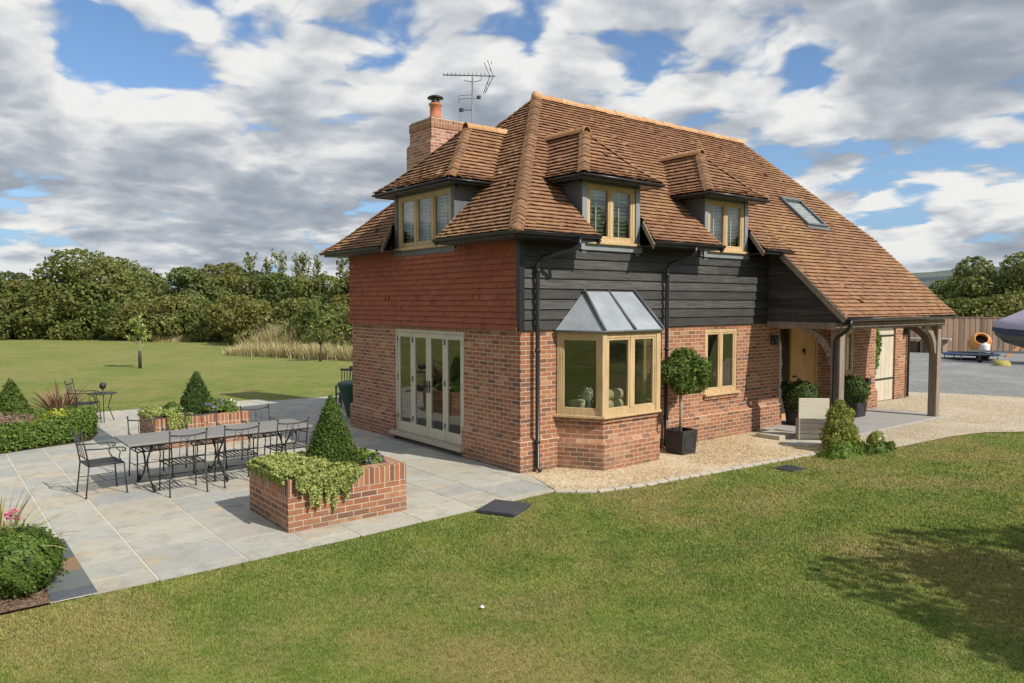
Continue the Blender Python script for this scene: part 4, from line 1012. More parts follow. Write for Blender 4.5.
for src, px_, dep, sc, lab, rz in from_left: dup(src, place(px_, dep), rz, lab, GR, (sc, sc, sc))
# thin young willows standing above the hedge
g = np.random.default_rng(21); yw = thing('young_willow', place(262, 57), 'thin feathery sapling, leftmost of those rising above the hedgerow', 'tree', 'thin saplings above the hedgerow')
m_ = MB(); m_.tube([(0, 0, 0), (.1, 0, 3), (0, .1, 6.3)], [.07, .05, .015], 6)
pts = []
for k in range(26):
    z = 2.6+3.6*k/26; a = g.uniform(0, 6.3); L = 1.05*(1-k/40)*g.uniform(.6, 1.1); tip = (L*math.cos(a), L*math.sin(a), z+L*1.1)
    m_.tube([(0, 0, z), (tip[0]*.6, tip[1]*.6, z+L*.5), tip], [.02, .014, .006], 4)
    for q_ in range(20): t = g.uniform(.25, 1.05); pts.append((tip[0]*t+g.normal(0, .07), tip[1]*t+g.normal(0, .07), z+L*1.1*t+g.normal(0, .09)))
m_.v = [(v[0]+yw.location.x, v[1]+yw.location.y, v[2]) for v in m_.v]
m_.build('trunk', 'pale_bark', yw); P = np.array(pts)+np.array(yw.location); leafmesh('crown', P, np.ones_like(P), .14, .06, 'willow_leaf', yw, 1.5, 5)
yw.location = place(252, 57)
for px_, dep, sc, lab in ((268, 58, .95, 'thin feathery sapling, second from the left above the hedgerow'), (279, 57, 1.03, 'tallest feathery sapling in the middle of the hedgerow skyline'), (300, 55, .97, 'bushy feathery sapling right of the tallest one'),
                     (306, 55, .98, 'thin feathery sapling overlapping the bushy one'), (318, 56, .95, 'thin feathery sapling second from the cottage corner'), (345, 53, .93, 'feathery sapling just left of the cottage wall')):
    dup(yw, place(px_, dep), px_, lab, 'thin saplings above the hedgerow', sc)
# woods beyond
p_f = tree_proto('woodland_tree', 'distant dark tree beyond the hedgerow left of the domed oak', 'tree', 9, 5.5, 0, 4500, .34, 6, 'far_leaf', 'distant trees beyond the hedgerow', low=0)
p_f.location = place(15, 150)
for k, (px_, dep, sc) in enumerate([(-20, 150, .95), (40, 155, .85), (140, 150, .95), (155, 160, .95), (245, 140, 1.0), (120, 165, .95), (225, 118, 1.0)]):
    dup(p_f, place(px_, dep), k*1.3, ['distant tree at the far left skyline', 'distant tree behind the left slope of the domed oak', 'distant tree in the skyline dip right of the domed oak', 'distant tree at the bottom of the skyline dip', 'distant tree behind the first saplings', 'distant tree hidden low behind the domed oak', 'distant rounded grey green tree above the hedgerow middle'][k], 'distant trees beyond the hedgerow', sc)
# trees behind the yard fence
GF = 'trees behind the yard fence'
p_r = tree_proto('garden_tree', 'bright leafy tree behind the fence, above the cement mixer', 'tree', 5.9, 3.2, 0, 11000, .14, 8, 'willow_leaf', GF, low=0)
p_r.location = place(985, 52)
for px_, dep, sc, lab, rz, src in ((1025, 50, 1.02, 'leafy tree behind the fence at the right picture edge', 1, p_r), (958, 56, .86, 'leafy tree behind the fence left of the brightest one', 2, p_r), (933, 60, .78, 'lower leafy tree behind the fence near the cottage verge', 3, p_r),
                          (1060, 52, 1.05, 'leafy tree beyond the right picture edge', 4, p_r), (905, 62, .8, 'dark tree behind the cottage end', 5, p_a), (925, 50, 1.0, 'dark shrub behind the left part of the fence', .3, p_c), (955, 48, 1.0, 'dark shrub behind the fence above the white table', 1.3, p_c), (985, 47, 1.05, 'dark shrub behind the fence above the mixer', 2.3, p_c), (1018, 46, 1.1, 'dark shrub behind the covered boat', 3.3, p_c), (1050, 47, 1.1, 'dark shrub right of the covered boat', 4.3, p_c)):
    dup(src, place(px_, dep), rz, lab, GF, sc)
# trees out of the picture: those that shade the lawn at the right and those mirrored in the windows
p_s = tree_proto('shade_tree', 'tree outside the picture that shades the lawn corner', 'tree', 6.6, 3.3, 0, 6000, .12, 9, 'tree_leaf', 'trees south of the lawn', low=.35)
p_s.location = (3.7, -14.5, 0)
for k, (x, y, sc) in enumerate([(1.5, -11.9, .72), (6.5, -15.5, 1.05), (-16, -30, 1.3), (-6, -33, 1.4), (4, -30, 1.3), (13, -31, 1.5), (22, -28, 1.4), (30, -30, 1.5)]):
    dup(p_s, (x, y, 0), k*1.1, 'tree south of the lawn, outside the picture, number of its row unseen', 'trees south of the lawn', sc)
for k, (x, y) in enumerate([(-14, 64), (-24, 60), (-33, 54), (-42, 46), (-48, 36), (-50, 26), (-50, 15), (-48, 4), (-46, -8), (-8, 66)]):
    dup(p_a, (x, y, 0), k*.9, 'hedgerow tree west of the lawn, outside the picture', GR, 1.15)

# sapling with guard
sp_ = thing('staked_sapling', place(139, 32.2), 'young sapling in a black trunk guard on the open lawn', 'sapling')
bx0 = np.array(sp_.location); m_ = MB(lambda p: (p[0]+bx0[0], p[1]+bx0[1], p[2])); m_.tube([(0, 0, 0), (.03, 0, 1.2), (0, 0, 2.1)], [.03, .022, .01], 6)
gg = np.random.default_rng(3); pts = []
for k in range(14):
    a = gg.uniform(0, 6.3); z = 1.05+.07*k; L = gg.uniform(.3, .7)*(1-k/22); m_.tube([(0, 0, z), (L*math.cos(a), L*math.sin(a), z+.22)], [.012, .005], 4)
    for q_ in range(26): t = gg.uniform(.3, 1.1); pts.append((L*math.cos(a)*t+gg.normal(0, .07), L*math.sin(a)*t+gg.normal(0, .07), z+.22*t+gg.normal(0, .06)))
m_.build('trunk', 'pale_bark', sp_); P = np.array(pts)+bx0; leafmesh('crown', P, np.ones_like(P), .10, .06, 'trail_leaf', sp_, 1.5, 5)
m_ = MB(lambda p: (p[0]+bx0[0], p[1]+bx0[1], p[2])); m_.lathe([(.07, 0), (.07, .55), (.06, .75)], (0, 0, 0), 8); m_.build('trunk_guard', 'tree_guard', sp_)
ft = thing('fruit_tree', place(320, 36), 'small bushy fruit tree standing in the pale tall grass', 'tree')
bx0 = np.array(ft.location); m_ = MB(lambda p: (p[0]+bx0[0], p[1]+bx0[1], p[2])); m_.tube([(0, 0, 0), (.04, 0, .7), (0, 0, 1.3)], [.07, .05, .03], 6)
for k in range(6): m_.tube([(0, 0, .8), (.5*math.cos(k), .5*math.sin(k), 1.45)], [.03, .01], 5)
m_.build('trunk', 'bark_stem', ft); g = np.random.default_rng(4)
C_, N_ = crown_pts([(bx0+np.array([x, y, z]), np.array([.24, .24, .2])) for x, y, z in ((-.4, 0, 1.15), (.35, .1, 1.2), (0, .25, 1.3), (0, -.3, 1.22), (.1, 0, 1.42), (-.6, .2, 1.05), (.6, -.2, 1.1))], 900, g); leafmesh('crown', C_, N_, .06, .035, 'tree_leaf', ft, .9, 6)

# tall dry grass
def blades(name, pts, h, w_, mt, seed, parent=None, lean=.35, spread=0, kind=None, curve=.25):
    g = np.random.default_rng(seed); P = np.array(pts); n = len(P)
    a = g.uniform(0, 2*math.pi, n); hh_ = (np.array(h)*g.uniform(.55, 1.1, n)); l = lean*g.uniform(.1, 1, n)*hh_
    dx, dy = np.cos(a), np.sin(a); wx, wy = -dy*w_, dx*w_; off = np.zeros(3); p = parent
    while p is not None: off += np.array(p.location); p = p.parent
    P = P-off
    V = np.zeros((n, 5, 3))
    V[:, 0] = P+np.stack([wx, wy, 0*wx], 1); V[:, 1] = P-np.stack([wx, wy, 0*wx], 1)
    M_ = P+np.stack([dx*l*.4, dy*l*.4, hh_*.6], 1); V[:, 2] = M_-np.stack([wx, wy, 0*wx], 1)*.7; V[:, 3] = M_+np.stack([wx, wy, 0*wx], 1)*.7
    V[:, 4] = P+np.stack([dx*l, dy*l, hh_], 1)
    me = bpy.data.meshes.new(name); me.vertices.add(5*n); me.vertices.foreach_set('co', V.ravel())
    base = np.arange(n)[:, None]*5; li = np.concatenate([base+np.array([[0, 1, 2, 3]]), base+np.array([[3, 2, 4]])], 1).ravel()
    me.loops.add(7*n); me.loops.foreach_set('vertex_index', li.astype(np.int32)); me.polygons.add(2*n)
    st_ = np.stack([np.arange(n)*7, np.arange(n)*7+4], 1).ravel(); me.polygons.foreach_set('loop_start', st_.astype(np.int32)); me.update(calc_edges=True)
    at = me.attributes.new('rnd', 'FLOAT', 'FACE'); at.data.foreach_set('value', np.repeat(g.random(n), 2).astype(np.float32))
    me.materials.append(MATS[mt]); o = bpy.data.objects.new(name, me); COL.objects.link(o)
    if parent is not None: o.parent = parent
    if kind: o['kind'] = kind
    return o
g = np.random.default_rng(31); pts = []; hs = []
while len(pts) < 30000:
    t = g.uniform(0, 1); px_ = 225+145*t; dep = g.uniform(0, 1); near = 40-4.5*t; dp = near+dep*(9+4*t)
    e = min(1, (px_-222)/45); 
    if dep > e: continue
    p = place(px_+g.normal(0, 2), dp); k = mnoise.noise(Vector((p[0]*.35, p[1]*.35, 0)))
    if k < -.30 and g.random() < .8: continue
    pts.append((p[0], p[1], 0)); hs.append((.50+.5*e)*(1+.9*k)*(1.25 if dep > .4 else .8)*g.uniform(.5, 1.1))
dg = blades('tall_grass', pts, hs, .012, 'dry_grass', 8, kind='stuff', lean=.9); tag(dg, 'pale dry tall grass growing beside the cottage end', 'grass')
pts = []; hs = []
for k in range(5000):
    px_ = g.uniform(150, 240); p = place(px_, g.uniform(54, 55.5)); pts.append((p[0], p[1], 0)); hs.append(.55)
dg = blades('verge_grass', pts, hs, .02, 'dry_grass', 9, kind='stuff'); tag(dg, 'strip of dry grass at the hedgerow foot', 'grass')

# lawn blades near the camera
def inpoly(x, y, poly):
    c = np.zeros(len(x), bool); n = len(poly)
    for i_ in range(n):
        (x0, y0), (x1, y1) = poly[i_], poly[(i_+1) % n]
        cond = ((y0 > y) != (y1 > y)) & (x < (x1-x0)*(y-y0)/((y1-y0)+1e-12)+x0); c ^= cond
    return c
g = np.random.default_rng(41); N = 640000
dep = 4.6*np.exp(np.sqrt(g.uniform(0, 1, N)*.9999)*0+g.triangular(0, .35, 1, N)*math.log(22/4.4)); px_ = g.uniform(-30, 1054, N)
X = CAM.x+dep*(FW[0]+RT[0]*(px_-512)/751.4); Y = CAM.y+dep*(FW[1]+RT[1]*(px_-512)/751.4)
HARD = [(x, y+.02) for x, y in LE[::-1]]
bad = inpoly(X, Y-g.uniform(0, .07, len(X))**1.0, [(-12, -1.42), (-5.46, -1.43), (-3.74, -1.39), (-.34, -1.22)]+LE[1:]+[(60, 60), (8, 60), (8, 11.1), (2.3, 11.15), (0, 11.5), (-3.7, 11.75), (-12, 12)])
bad |= (np.abs((X+1.53)*.88+(Y+1.53)*.47) < .33) & (np.abs(-(X+1.53)*.47+(Y+1.53)*.88) < .31)
bad |= (np.hypot((X-3.8), (Y+2.54)*1.1) < .24) | inpoly(X, Y, BED1)
X, Y = X[~bad], Y[~bad]; dd_ = np.hypot(X-CAM.x, Y-CAM.y)
gb_ = blades('lawn_grass', np.stack([X, Y, np.zeros_like(X)], 1), .019, .0032, 'grass_blade', 42, kind='stuff', lean=1.3); tag(gb_, 'short mown grass of the front lawn', 'grass')
# widen far blades so they read at their distance
me = gb_.data; co = np.zeros(len(me.vertices)*3); me.vertices.foreach_get('co', co); co = co.reshape(-1, 5, 3)
sc_ = np.clip(dd_/8, .55, 1.9)[:, None, None]; base_ = np.stack([X, Y, np.zeros_like(X)], 1)[:, None, :]; co = base_+(co-base_)*np.concatenate([sc_, sc_, np.clip(sc_, .8, 1.15)], 2)
me.vertices.foreach_set('co', co.ravel()); me.update()

# ------------------------------------------------------------------ brick planters
def cone_bush(parent, name, c, r, h, n, leaf, mt, seed, sphere=False, rag=.10):
    g = np.random.default_rng(seed); core = MB()
    if sphere:
        d = sph(g, n); rad = r*g.uniform(.86, 1.06, (n, 1))*(1+rag*np.sin(d[:, :1]*8+1)*np.sin(d[:, 1:2]*9)*np.cos(d[:, 2:]*7)); P = np.array(c)+np.array([0, 0, h/2])+d*rad*np.array([1, 1, h/(2*r)]); N_ = d
        core.lathe([(r*.84*math.sin(t), h/2-h/2*.84*math.cos(t)) for t in [math.pi*(k+.01)/10.02 for k in range(11)]], c, 14)
    else:
        t = 1-np.sqrt(g.uniform(0, 1, n)); a = g.uniform(0, 2*math.pi, n)
        pr_ = (r*(1-t)**.92*(1+.03*np.sin(5*a))+.015)*g.uniform(.88, 1.04, n)
        round_ = np.minimum(1, t/.10+.55)
        P = np.stack([c[0]+pr_*round_*np.cos(a), c[1]+pr_*round_*np.sin(a), c[2]+t*h], 1); N_ = np.stack([np.cos(a), np.sin(a), np.full(n, r/h+.1)], 1)
        core.lathe([(r*.5, 0), (r*.86, h*.06)]+[(r*.88*(1-t_)**.92, h*t_) for t_ in (.2, .4, .6, .8, .95)], c, 14)
    core.r = [0.0]*len(core.r)
    m2 = n//14; k2 = g.integers(0, n, m2)          # stray shoots standing proud of the clipped face
    nn = N_[k2]/np.linalg.norm(N_[k2], axis=1, keepdims=True); st = g.uniform(.01, .055, (m2, 1))*min(1, r/.36); P = np.concatenate([P, P[k2]+nn*st, P[k2]+nn*st*.5]); N_ = np.concatenate([N_, g.normal(0, 1, (2*m2, 3))])
    return leafmesh(name, P, N_, leaf, leaf*.6, mt, parent, .95, seed, core)
def mound(parent, name, c, rx, ry, rz, n, leaf, mt, seed, kind=None, jitter=.1):
    g = np.random.default_rng(seed); d = sph(g, n); d[:, 2] = np.abs(d[:, 2]); rad = g.uniform(.6, 1.12, (n, 1))*(1+jitter*np.sin(d[:, :1]*9)*np.cos(d[:, 1:2]*8))
    P = np.array(c)+d*rad*np.array([rx, ry, rz]); o = leafmesh(name, P, d, leaf, leaf*.62, mt, parent, .8, seed)
    if kind: o['kind'] = kind
    return o
def planter(x0, x1, y0, y1, H, label, seed):
    root = thing('brick_planter', ((x0+x1)/2, (y0+y1)/2, 0), label, 'planter', 'raised brick planters on the patio')
    b_ = MB(); t = .215; hs_ = H-.215
    for a in ((x0, x1, y0, y0+t), (x0, x1, y1-t, y1), (x0, x0+t, y0+t, y1-t), (x1-t, x1, y0+t, y1-t)): b_.box(*a, .0, hs_)
    b_.build('wall', 'brick', root)
    b_ = MB(); e = .0
    for a in ((x0-e, x1+e, y0-e, y0+t), (x0-e, x1+e, y1-t, y1+e), (x0-e, x0+t, y0+t, y1-t), (x1-t, x1+e, y0+t, y1-t)): b_.box(*a, hs_, H)
    b_.build('coping', 'brick_soldier', root, bevel=.006)
    b_ = MB(); b_.box(x0+t, x1-t, y0+t, y1-t, .1, H-.05); b_.build('soil', 'soil', root)
    return root
PLX = 'raised brick planters on the patio'
pl1 = planter(-4.24, -2.60, -.77, .56, .665, 'nearest brick planter with trailing ivy spilling over its front corner', 1)
pl2 = planter(-4.20, -2.42, 5.75, 7.05, .60, 'further brick planter behind the dining table with white flowers', 2)
tp1 = tag(cone_bush(None, 'topiary_cone', (-3.30, .02, .60), .36, .96, 14000, .017, 'box_leaf', 3), 'tall clipped box cone growing in the nearest brick planter', 'topiary')
tp2 = tag(cone_bush(None, 'topiary_cone', (-3.25, 6.45, .54), .37, .90, 8000, .022, 'box_shade', 4), 'clipped box cone growing in the brick planter behind the table', 'topiary')
# trailing ivy of planter 1: lies on the near-left part, spills over the front edge
g = np.random.default_rng(50)
def trail(nm, x0, x1, y0, y1, H, spill_x, label, seed, n, mt='trail_leaf', left=True):
    g = np.random.default_rng(seed); P = []; Nn = []
    while len(P) < n:
        u = g.random()
        if u < .58:      # on the bed
            x = g.uniform(x0-.02, x1); y = g.uniform(y0-.02, y1); k = mnoise.noise(Vector((x*5, y*5, seed)))
            P.append((x, y, H+.03+.07*(k+.4)+g.uniform(-.03, .03))); Nn.append((0, -.2, 1))
        elif u < .92:    # hanging over the front face
            x = g.uniform(spill_x[0], spill_x[1]); m = (x-spill_x[0])/(spill_x[1]-spill_x[0])
            ln = .46*math.sin(math.pi*min(1, max(.0, m*.9+.08)))**.7*(.72+.9*mnoise.noise(Vector((x*13, 3, seed))))
            z = H+.04-g.random()**1.2*max(.05, ln); P.append((x, y0-.03-.05*g.random()-.03*math.sin(m*9), z)); Nn.append((0, -1, .3))
        else:
            if not left: continue
            y = g.uniform(y0, y1); P.append((x0-.03-.03*g.random(), y, H+.04-g.random()*.12*(1+.8*mnoise.noise(Vector((y*6, 1, seed)))))); Nn.append((-1, 0, .4))
    P = np.array(P); return tag(leafmesh(nm, P, np.array(Nn), .021, .015, mt, None, .9, seed), label, 'plant')
trail('trailing_ivy', -4.24, -3.52, -.77, .50, .665, (-4.16, -3.28), 'variegated trailing ivy spilling from the nearest brick planter', 5, 11500)
trail('trailing_ivy', -4.20, -3.75, 5.75, 6.95, .64, (-4.0, -3.55), 'variegated trailing ivy spilling from the planter behind the table', 6, 3600)
fr1 = tag(mound(None, 'trailing_ivy', (-3.55, -.55, .62), .42, .17, .12, 1800, .024, 'trail_leaf', 7), 'low variegated ivy in front of the nearest topiary cone', 'plant', )
def flowers(name, spots, rad, mt, label, cat, n=9, petal=.02, green=None, seed=1):
    g = np.random.default_rng(seed); root = thing(name, (spots[0][0], spots[0][1], spots[0][2]), label, cat); P = []
    for s_ in spots: P += [tuple(np.array(s_)+g.normal(0, rad, 3)*np.array([1, 1, .6])) for _ in range(n)]
    P = np.array(P); leafmesh('blooms', P, np.tile([[-.4, -.5, .8]], (len(P), 1)), petal, petal*.8, mt, root, .5, seed)
    return root
def rnds(n, x0, x1, y0, y1, z0, z1, seed):
    g = np.random.default_rng(seed); return [(g.uniform(x0, x1), g.uniform(y0, y1), g.uniform(z0, z1)) for _ in range(n)]
def bedding(name, box, zc, label, fl_mt, seed, leaf='mixed_bed', nfl=14, rad=.018, petal=.02, n=1500):
    x0, x1, y0, y1 = box; c = ((x0+x1)/2, (y0+y1)/2, zc)
    root = thing(name, c, label, 'flowers'); mound(root, 'foliage', c, (x1-x0)/2, (y1-y0)/2, .20, n, .026, leaf, seed)
    g = np.random.default_rng(seed); P = []
    for _ in range(nfl):
        a = g.uniform(0, 6.28); q_ = math.sqrt(g.random())*.95; s_ = np.array([c[0]+q_*math.cos(a)*(x1-x0)/2, c[1]+q_*math.sin(a)*(y1-y0)/2, zc+.15*math.sqrt(max(0, 1-q_*q_))+.02])
        P = np.array([tuple(s_+g.normal(0, rad, 3)*np.array([1, 1, .6])) for _ in range(7)]); leafmesh('flower_head', P, np.tile([[-.4, -.5, .8]], (len(P), 1)), petal, petal*.8, fl_mt, root, .5, seed+_)
bedding('yellow_primroses', (-3.02, -2.74, -.3, .15), .57, 'pale yellow bedding flowers at the back of the nearest planter', 'yellow_flower', 11)
bedding('violet_pansies', (-3.02, -2.78, -.58, -.36), .58, 'dark violet bedding flowers beside the cone in the nearest planter', 'violet_flower', 12, nfl=24, petal=.022)
bedding('white_geraniums', (-2.9, -2.5, 5.9, 6.7), .60, 'white geraniums at the right end of the planter behind the table', 'white_flower', 13, nfl=10, rad=.03, petal=.04)
bedding('purple_heuchera', (-3.25, -2.75, 5.85, 6.4), .66, 'purple leaved plant with pale flowers right of the further cone', 'violet_flower', 14, nfl=8, rad=.03, petal=.04)
bedding('white_petunias', (-3.95, -3.62, 5.9, 6.5), .64, 'low bedding with a few white blooms left of the further cone', 'white_flower', 15, nfl=3, rad=.02, petal=.04)

# ------------------------------------------------------------------ borders
bedroot = tag(cone_bush(None, 'topiary_cone', (-6.05, 10.75, .0), .52, 1.10, 6000, .030, 'box_leaf', 16), 'clipped box cone in the left flower bed behind the low hedge', 'topiary')
def boxhedge(name, pts, w_, h, n, leaf, mt, seed, label):
    g = np.random.default_rng(seed); P = []; Nn = []
    segs = [(Vector(a), Vector(b_)) for a, b_ in zip(pts, pts[1:])]; Ls = [(b_-a).length for a, b_ in segs]; tot = sum(Ls)
    while len(P) < n:
        s_ = g.uniform(0, tot); k = 0
        while s_ > Ls[k] and k < len(segs)-1: s_ -= Ls[k]; k += 1
        a, b_ = segs[k]; d = (b_-a).normalized(); side = Vector((-d.y, d.x)); t = g.uniform(0, math.pi)
        rx_ = w_/2*(abs(math.cos(t))**.45)*math.copysign(1, math.cos(t)); rz_ = h*math.sin(t)**.45
        k_ = 1+.22*mnoise.noise(Vector((s_*3.5+k*9, t*2, seed)))+.09*g.normal()
        q_ = a+d*s_; P.append((q_.x+side.x*rx_*k_, q_.y+side.y*rx_*k_, max(.02, rz_*k_))); Nn.append((side.x*math.cos(t), side.y*math.cos(t), math.sin(t)+.05))
    core = MB()
    for a, b_ in segs: core.bar((a.x, a.y, h*.42), (b_.x, b_.y, h*.42), w_*.8, h*.8)
    core.r = [0.0]*len(core.r)
    return tag(leafmesh(name, np.array(P), np.array(Nn), leaf, leaf*.6, mt, None, .7, seed, core), label, 'hedge')
boxhedge('box_hedge', [(-7.4, 7.15), (-6.6, 7.45), (-5.3, 7.95), (-5.08, 8.1)], .62, .43, 13000, .030, 'mixed_bed', 17, 'low clipped green hedge along the front of the left flower bed')
boxhedge('box_hedge', [(-5.05, 8.3), (-4.95, 9.4)], .55, .46, 6000, .026, 'mixed_bed', 18, 'short green hedge at the right end of the left flower bed')
def spiky(name, c, n, L, w_, mt, label, seed, cat='plant', up=.9, arch=.5, bias=None):
    g = np.random.default_rng(seed); root_v = []; F = []; Rv = []
    for i_ in range(n):
        a = g.uniform(0, 6.283) if bias is None else g.normal(bias[0], bias[1]); tilt = g.uniform(.12, 1.15)*up; l = L*g.uniform(.65, 1.1); pts_ = []; p = Vector(c)+Vector((math.cos(a)*.04, math.sin(a)*.04, 0)); th = tilt*.6
        for k in range(6):
            pts_.append(p.copy()); p = p+Vector((math.cos(a)*math.sin(th), math.sin(a)*math.sin(th), math.cos(th)))*l/5; th += arch*tilt*.32
        sd = Vector((-math.sin(a), math.cos(a), 0)); o_ = len(root_v); rv_ = g.random()
        for k, q_ in enumerate(pts_):
            ww_ = w_*(math.sin(math.pi*(.15+.85*k/5))**.7 if k < 5 else .05); fold = Vector((0, 0, ww_*.5))
            root_v += [tuple(q_-sd*ww_+fold), tuple(q_), tuple(q_+sd*ww_+fold)]
        for k in range(5):
            for j in (0, 1): F.append((o_+k*3+j, o_+k*3+j+1, o_+k*3+j+4, o_+k*3+j+3)); Rv.append(rv_)
    m_ = MB(); m_.v = root_v; m_.f = F; m_.r = Rv; m_.smf = [True]*len(F); o = m_.build(name, mt, None, recalc=False); return tag(o, label, cat)
spiky('flax_plant', (-5.15, 10.4, .0), 70, 1.05, .028, 'flax_leaf', 'bronze red spiky flax in the left flower bed', 19)
tag(mound(None, 'golden_shrub', (-5.35, 8.75, .20), .55, .30, .34, 1500, .03, 'gold_leaf', 20), 'bright yellow leaved low shrub between hedge and flax', 'shrub')
tag(mound(None, 'heather', (-6.35, 8.6, .1), .75, .6, .45, 3500, .03, 'heather', 21), 'dusty pink heather mound left of the golden shrub', 'shrub')
tag(mound(None, 'bedding_shrub', (-5.5, 9.6, .05), .9, .5, .42, 3000, .035, 'mixed_bed', 22), 'mid green low shrub under the bronze flax', 'shrub')
# front left corner
tag(cone_bush(None, 'box_ball', (-7.0, -.92, .0), .37, .62, 19000, .020, 'box_leaf', 23, sphere=True), 'loose round box shrub at the bottom left corner beside slate edging', 'shrub')
spiky('yucca', (-7.16, -.80, .22), 70, .85, .014, 'yucca_leaf', 'striped green and straw spiky plant at the left edge', 24, up=1.25, arch=.55)
pg = thing('pink_geranium', (-7.05, .05, .03), 'tall pink geranium flowers at the left edge above the box shrub', 'flowers')
mound(pg, 'foliage', (-7.08, .03, .03), .17, .17, .40, 2500, .025, 'ivy_leaf', 25)
P = []; gg = np.random.default_rng(5)
for s_ in ((-6.93, .0, .60), (-7.0, .02, .56), (-6.90, .06, .50), (-6.97, .04, .52), (-7.05, .06, .47), (-6.93, -.10, .36), (-6.99, -.06, .34), (-7.08, -.02, .36), (-7.14, .1, .45)): P = [tuple(np.array(s_)+np.clip(gg.normal(0, .018, 3), -.03, .03)) for _ in range(44)]; leafmesh('flower_head', np.array(P), np.tile([[-.2, -.5, .8]], (len(P), 1)), .018, .015, 'pink_flower', pg, .7, 2)

# bay tree in a black planter
bt = thing('bay_tree', (3.42, -.52, .42), 'round headed standard bay tree beside the bay window', 'tree')
g = np.random.default_rng(60); m_ = MB(); m_.tube([(3.42, -.52, .38), (3.43, -.52, .8), (3.42, -.5, 1.3)], .028, 8); m_.build('trunk', 'pale_bark', bt)
C_, N_ = crown_pts([(np.array([3.46+dx*1.3, -.55+dy*1.2, 1.50+dz]), np.array([r_, r_, r_*.9])) for dx, dy, dz, r_ in ((0, 0, .05, .36), (-.2, -.05, .05, .26), (.2, .05, 0, .26), (.05, -.2, .1, .26), (-.05, .18, .05, .26), (0, 0, .24, .27), (-.12, -.1, -.15, .26), (.16, -.08, -.16, .25), (.34, 0, .02, .24), (-.3, .02, 0, .22))], 8000, g, .6)
leafmesh('crown', C_, N_, .038, .016, 'bay_leaf', bt, .8, 61)
def cube_planter(x, y, s_, h, label, z0=.02, name='square_planter'):
    root = thing(name, (x, y, z0), label, 'planter'); b_ = MB(); e = .03
    b_.add([(x+sx_*(s_/2-e), y+sy*(s_/2-e), z0) for sx_, sy in ((-1, -1), (1, -1), (1, 1), (-1, 1))]+[(x+sx_*s_/2, y+sy*s_/2, z0+h) for sx_, sy in ((-1, -1), (1, -1), (1, 1), (-1, 1))]+
           [(x+sx_*(s_/2-.035), y+sy*(s_/2-.035), z0+h) for sx_, sy in ((-1, -1), (1, -1), (1, 1), (-1, 1))]+[(x+sx_*(s_/2-.035), y+sy*(s_/2-.035), z0+h-.07) for sx_, sy in ((-1, -1), (1, -1), (1, 1), (-1, 1))],
           [(0, 1, 5, 4), (1, 2, 6, 5), (2, 3, 7, 6), (3, 0, 4, 7), (4, 5, 9, 8), (5, 6, 10, 9), (6, 7, 11, 10), (7, 4, 8, 11), (8, 9, 13, 12), (9, 10, 14, 13), (10, 11, 15, 14), (11, 8, 12, 15), (3, 2, 1, 0)])
    b_.build('box', 'lead_planter', root, bevel=.004, recalc=False)
    r_ = MB(); q_ = s_*.32
    for sx_, sy, ax in ((0, -1, 'x'), (-1, 0, 'y')):
        pts_ = []
        for k in range(20):
            t = 2*math.pi*k/20; cx_ = math.copysign(abs(math.cos(t))**.35, math.cos(t))*q_; cz = math.copysign(abs(math.sin(t))**.35, math.sin(t))*h*.33
            zz_ = z0+h/2+cz; f_ = (s_/2-e)+e*(zz_-z0)/h+.002
            pts_.append((x+cx_, y-f_, zz_) if ax == 'x' else (x-f_, y+cx_, zz_))
        r_.tube(pts_, .009, 5, closed=True)
    r_.build('moulding', 'lead_planter', root)
    b_ = MB(); b_.box(x-s_/2+.036, x+s_/2-.036, y-s_/2+.036, y+s_/2-.036, z0+h-.13, z0+h-.071); b_.build('compost', 'soil', root)
    return root
cube_planter(3.40, -.55, .44, .44, 'square black lead style planter holding the bay tree on the gravel')
cube_planter(7.95, -.28, .5, .36, 'dark square planter left of the front door under a box ball', z0=.05)
cube_planter(10.15, -.35, .5, .36, 'dark square planter behind the porch post under a box ball', z0=.05)
tag(cone_bush(None, 'box_ball', (7.95, -.28, .34), .36, .70, 5000, .030, 'box_shade', 71, sphere=True), 'dark clipped box ball in the planter left of the front door', 'topiary')
tag(cone_bush(None, 'box_ball', (10.15, -.35, .32), .36, .70, 4000, .032, 'box_shade', 72, sphere=True), 'dark clipped box ball behind the porch post', 'topiary')
# planter bench with pale panel
WO = (6.47, -1.43); WD = (math.cos(R(-42)), math.sin(R(-42)))
WT = wallT(WO[0], WO[1], WD[0], WD[1])
wb_ = thing('wooden_planter', (WO[0], WO[1], .0), 'slatted grey timber trough with a cream panel beside the porch post', 'planter')
m_ = MB(WT)
for k in range(4): m_.rv = random.random(); m_.box(-.27, .27, .0, .03, .06+k*.10, .152+k*.10)
m_.build('slats', 'dull_slat', wb_, bevel=.004)
m_ = MB(WT)
for q_ in (-.30, .27): m_.box(q_, q_+.03, -.16, .035, .05, .46)
m_.box(-.27, .27, -.16, -.13, .05, .46); m_.build('frame', 'silver_wood', wb_, bevel=.004)
m_ = MB(WT); m_.box(-.30, .30, -.01, .03, .465, .88); m_.build('panel', 'pale_board', wb_, bevel=.004)
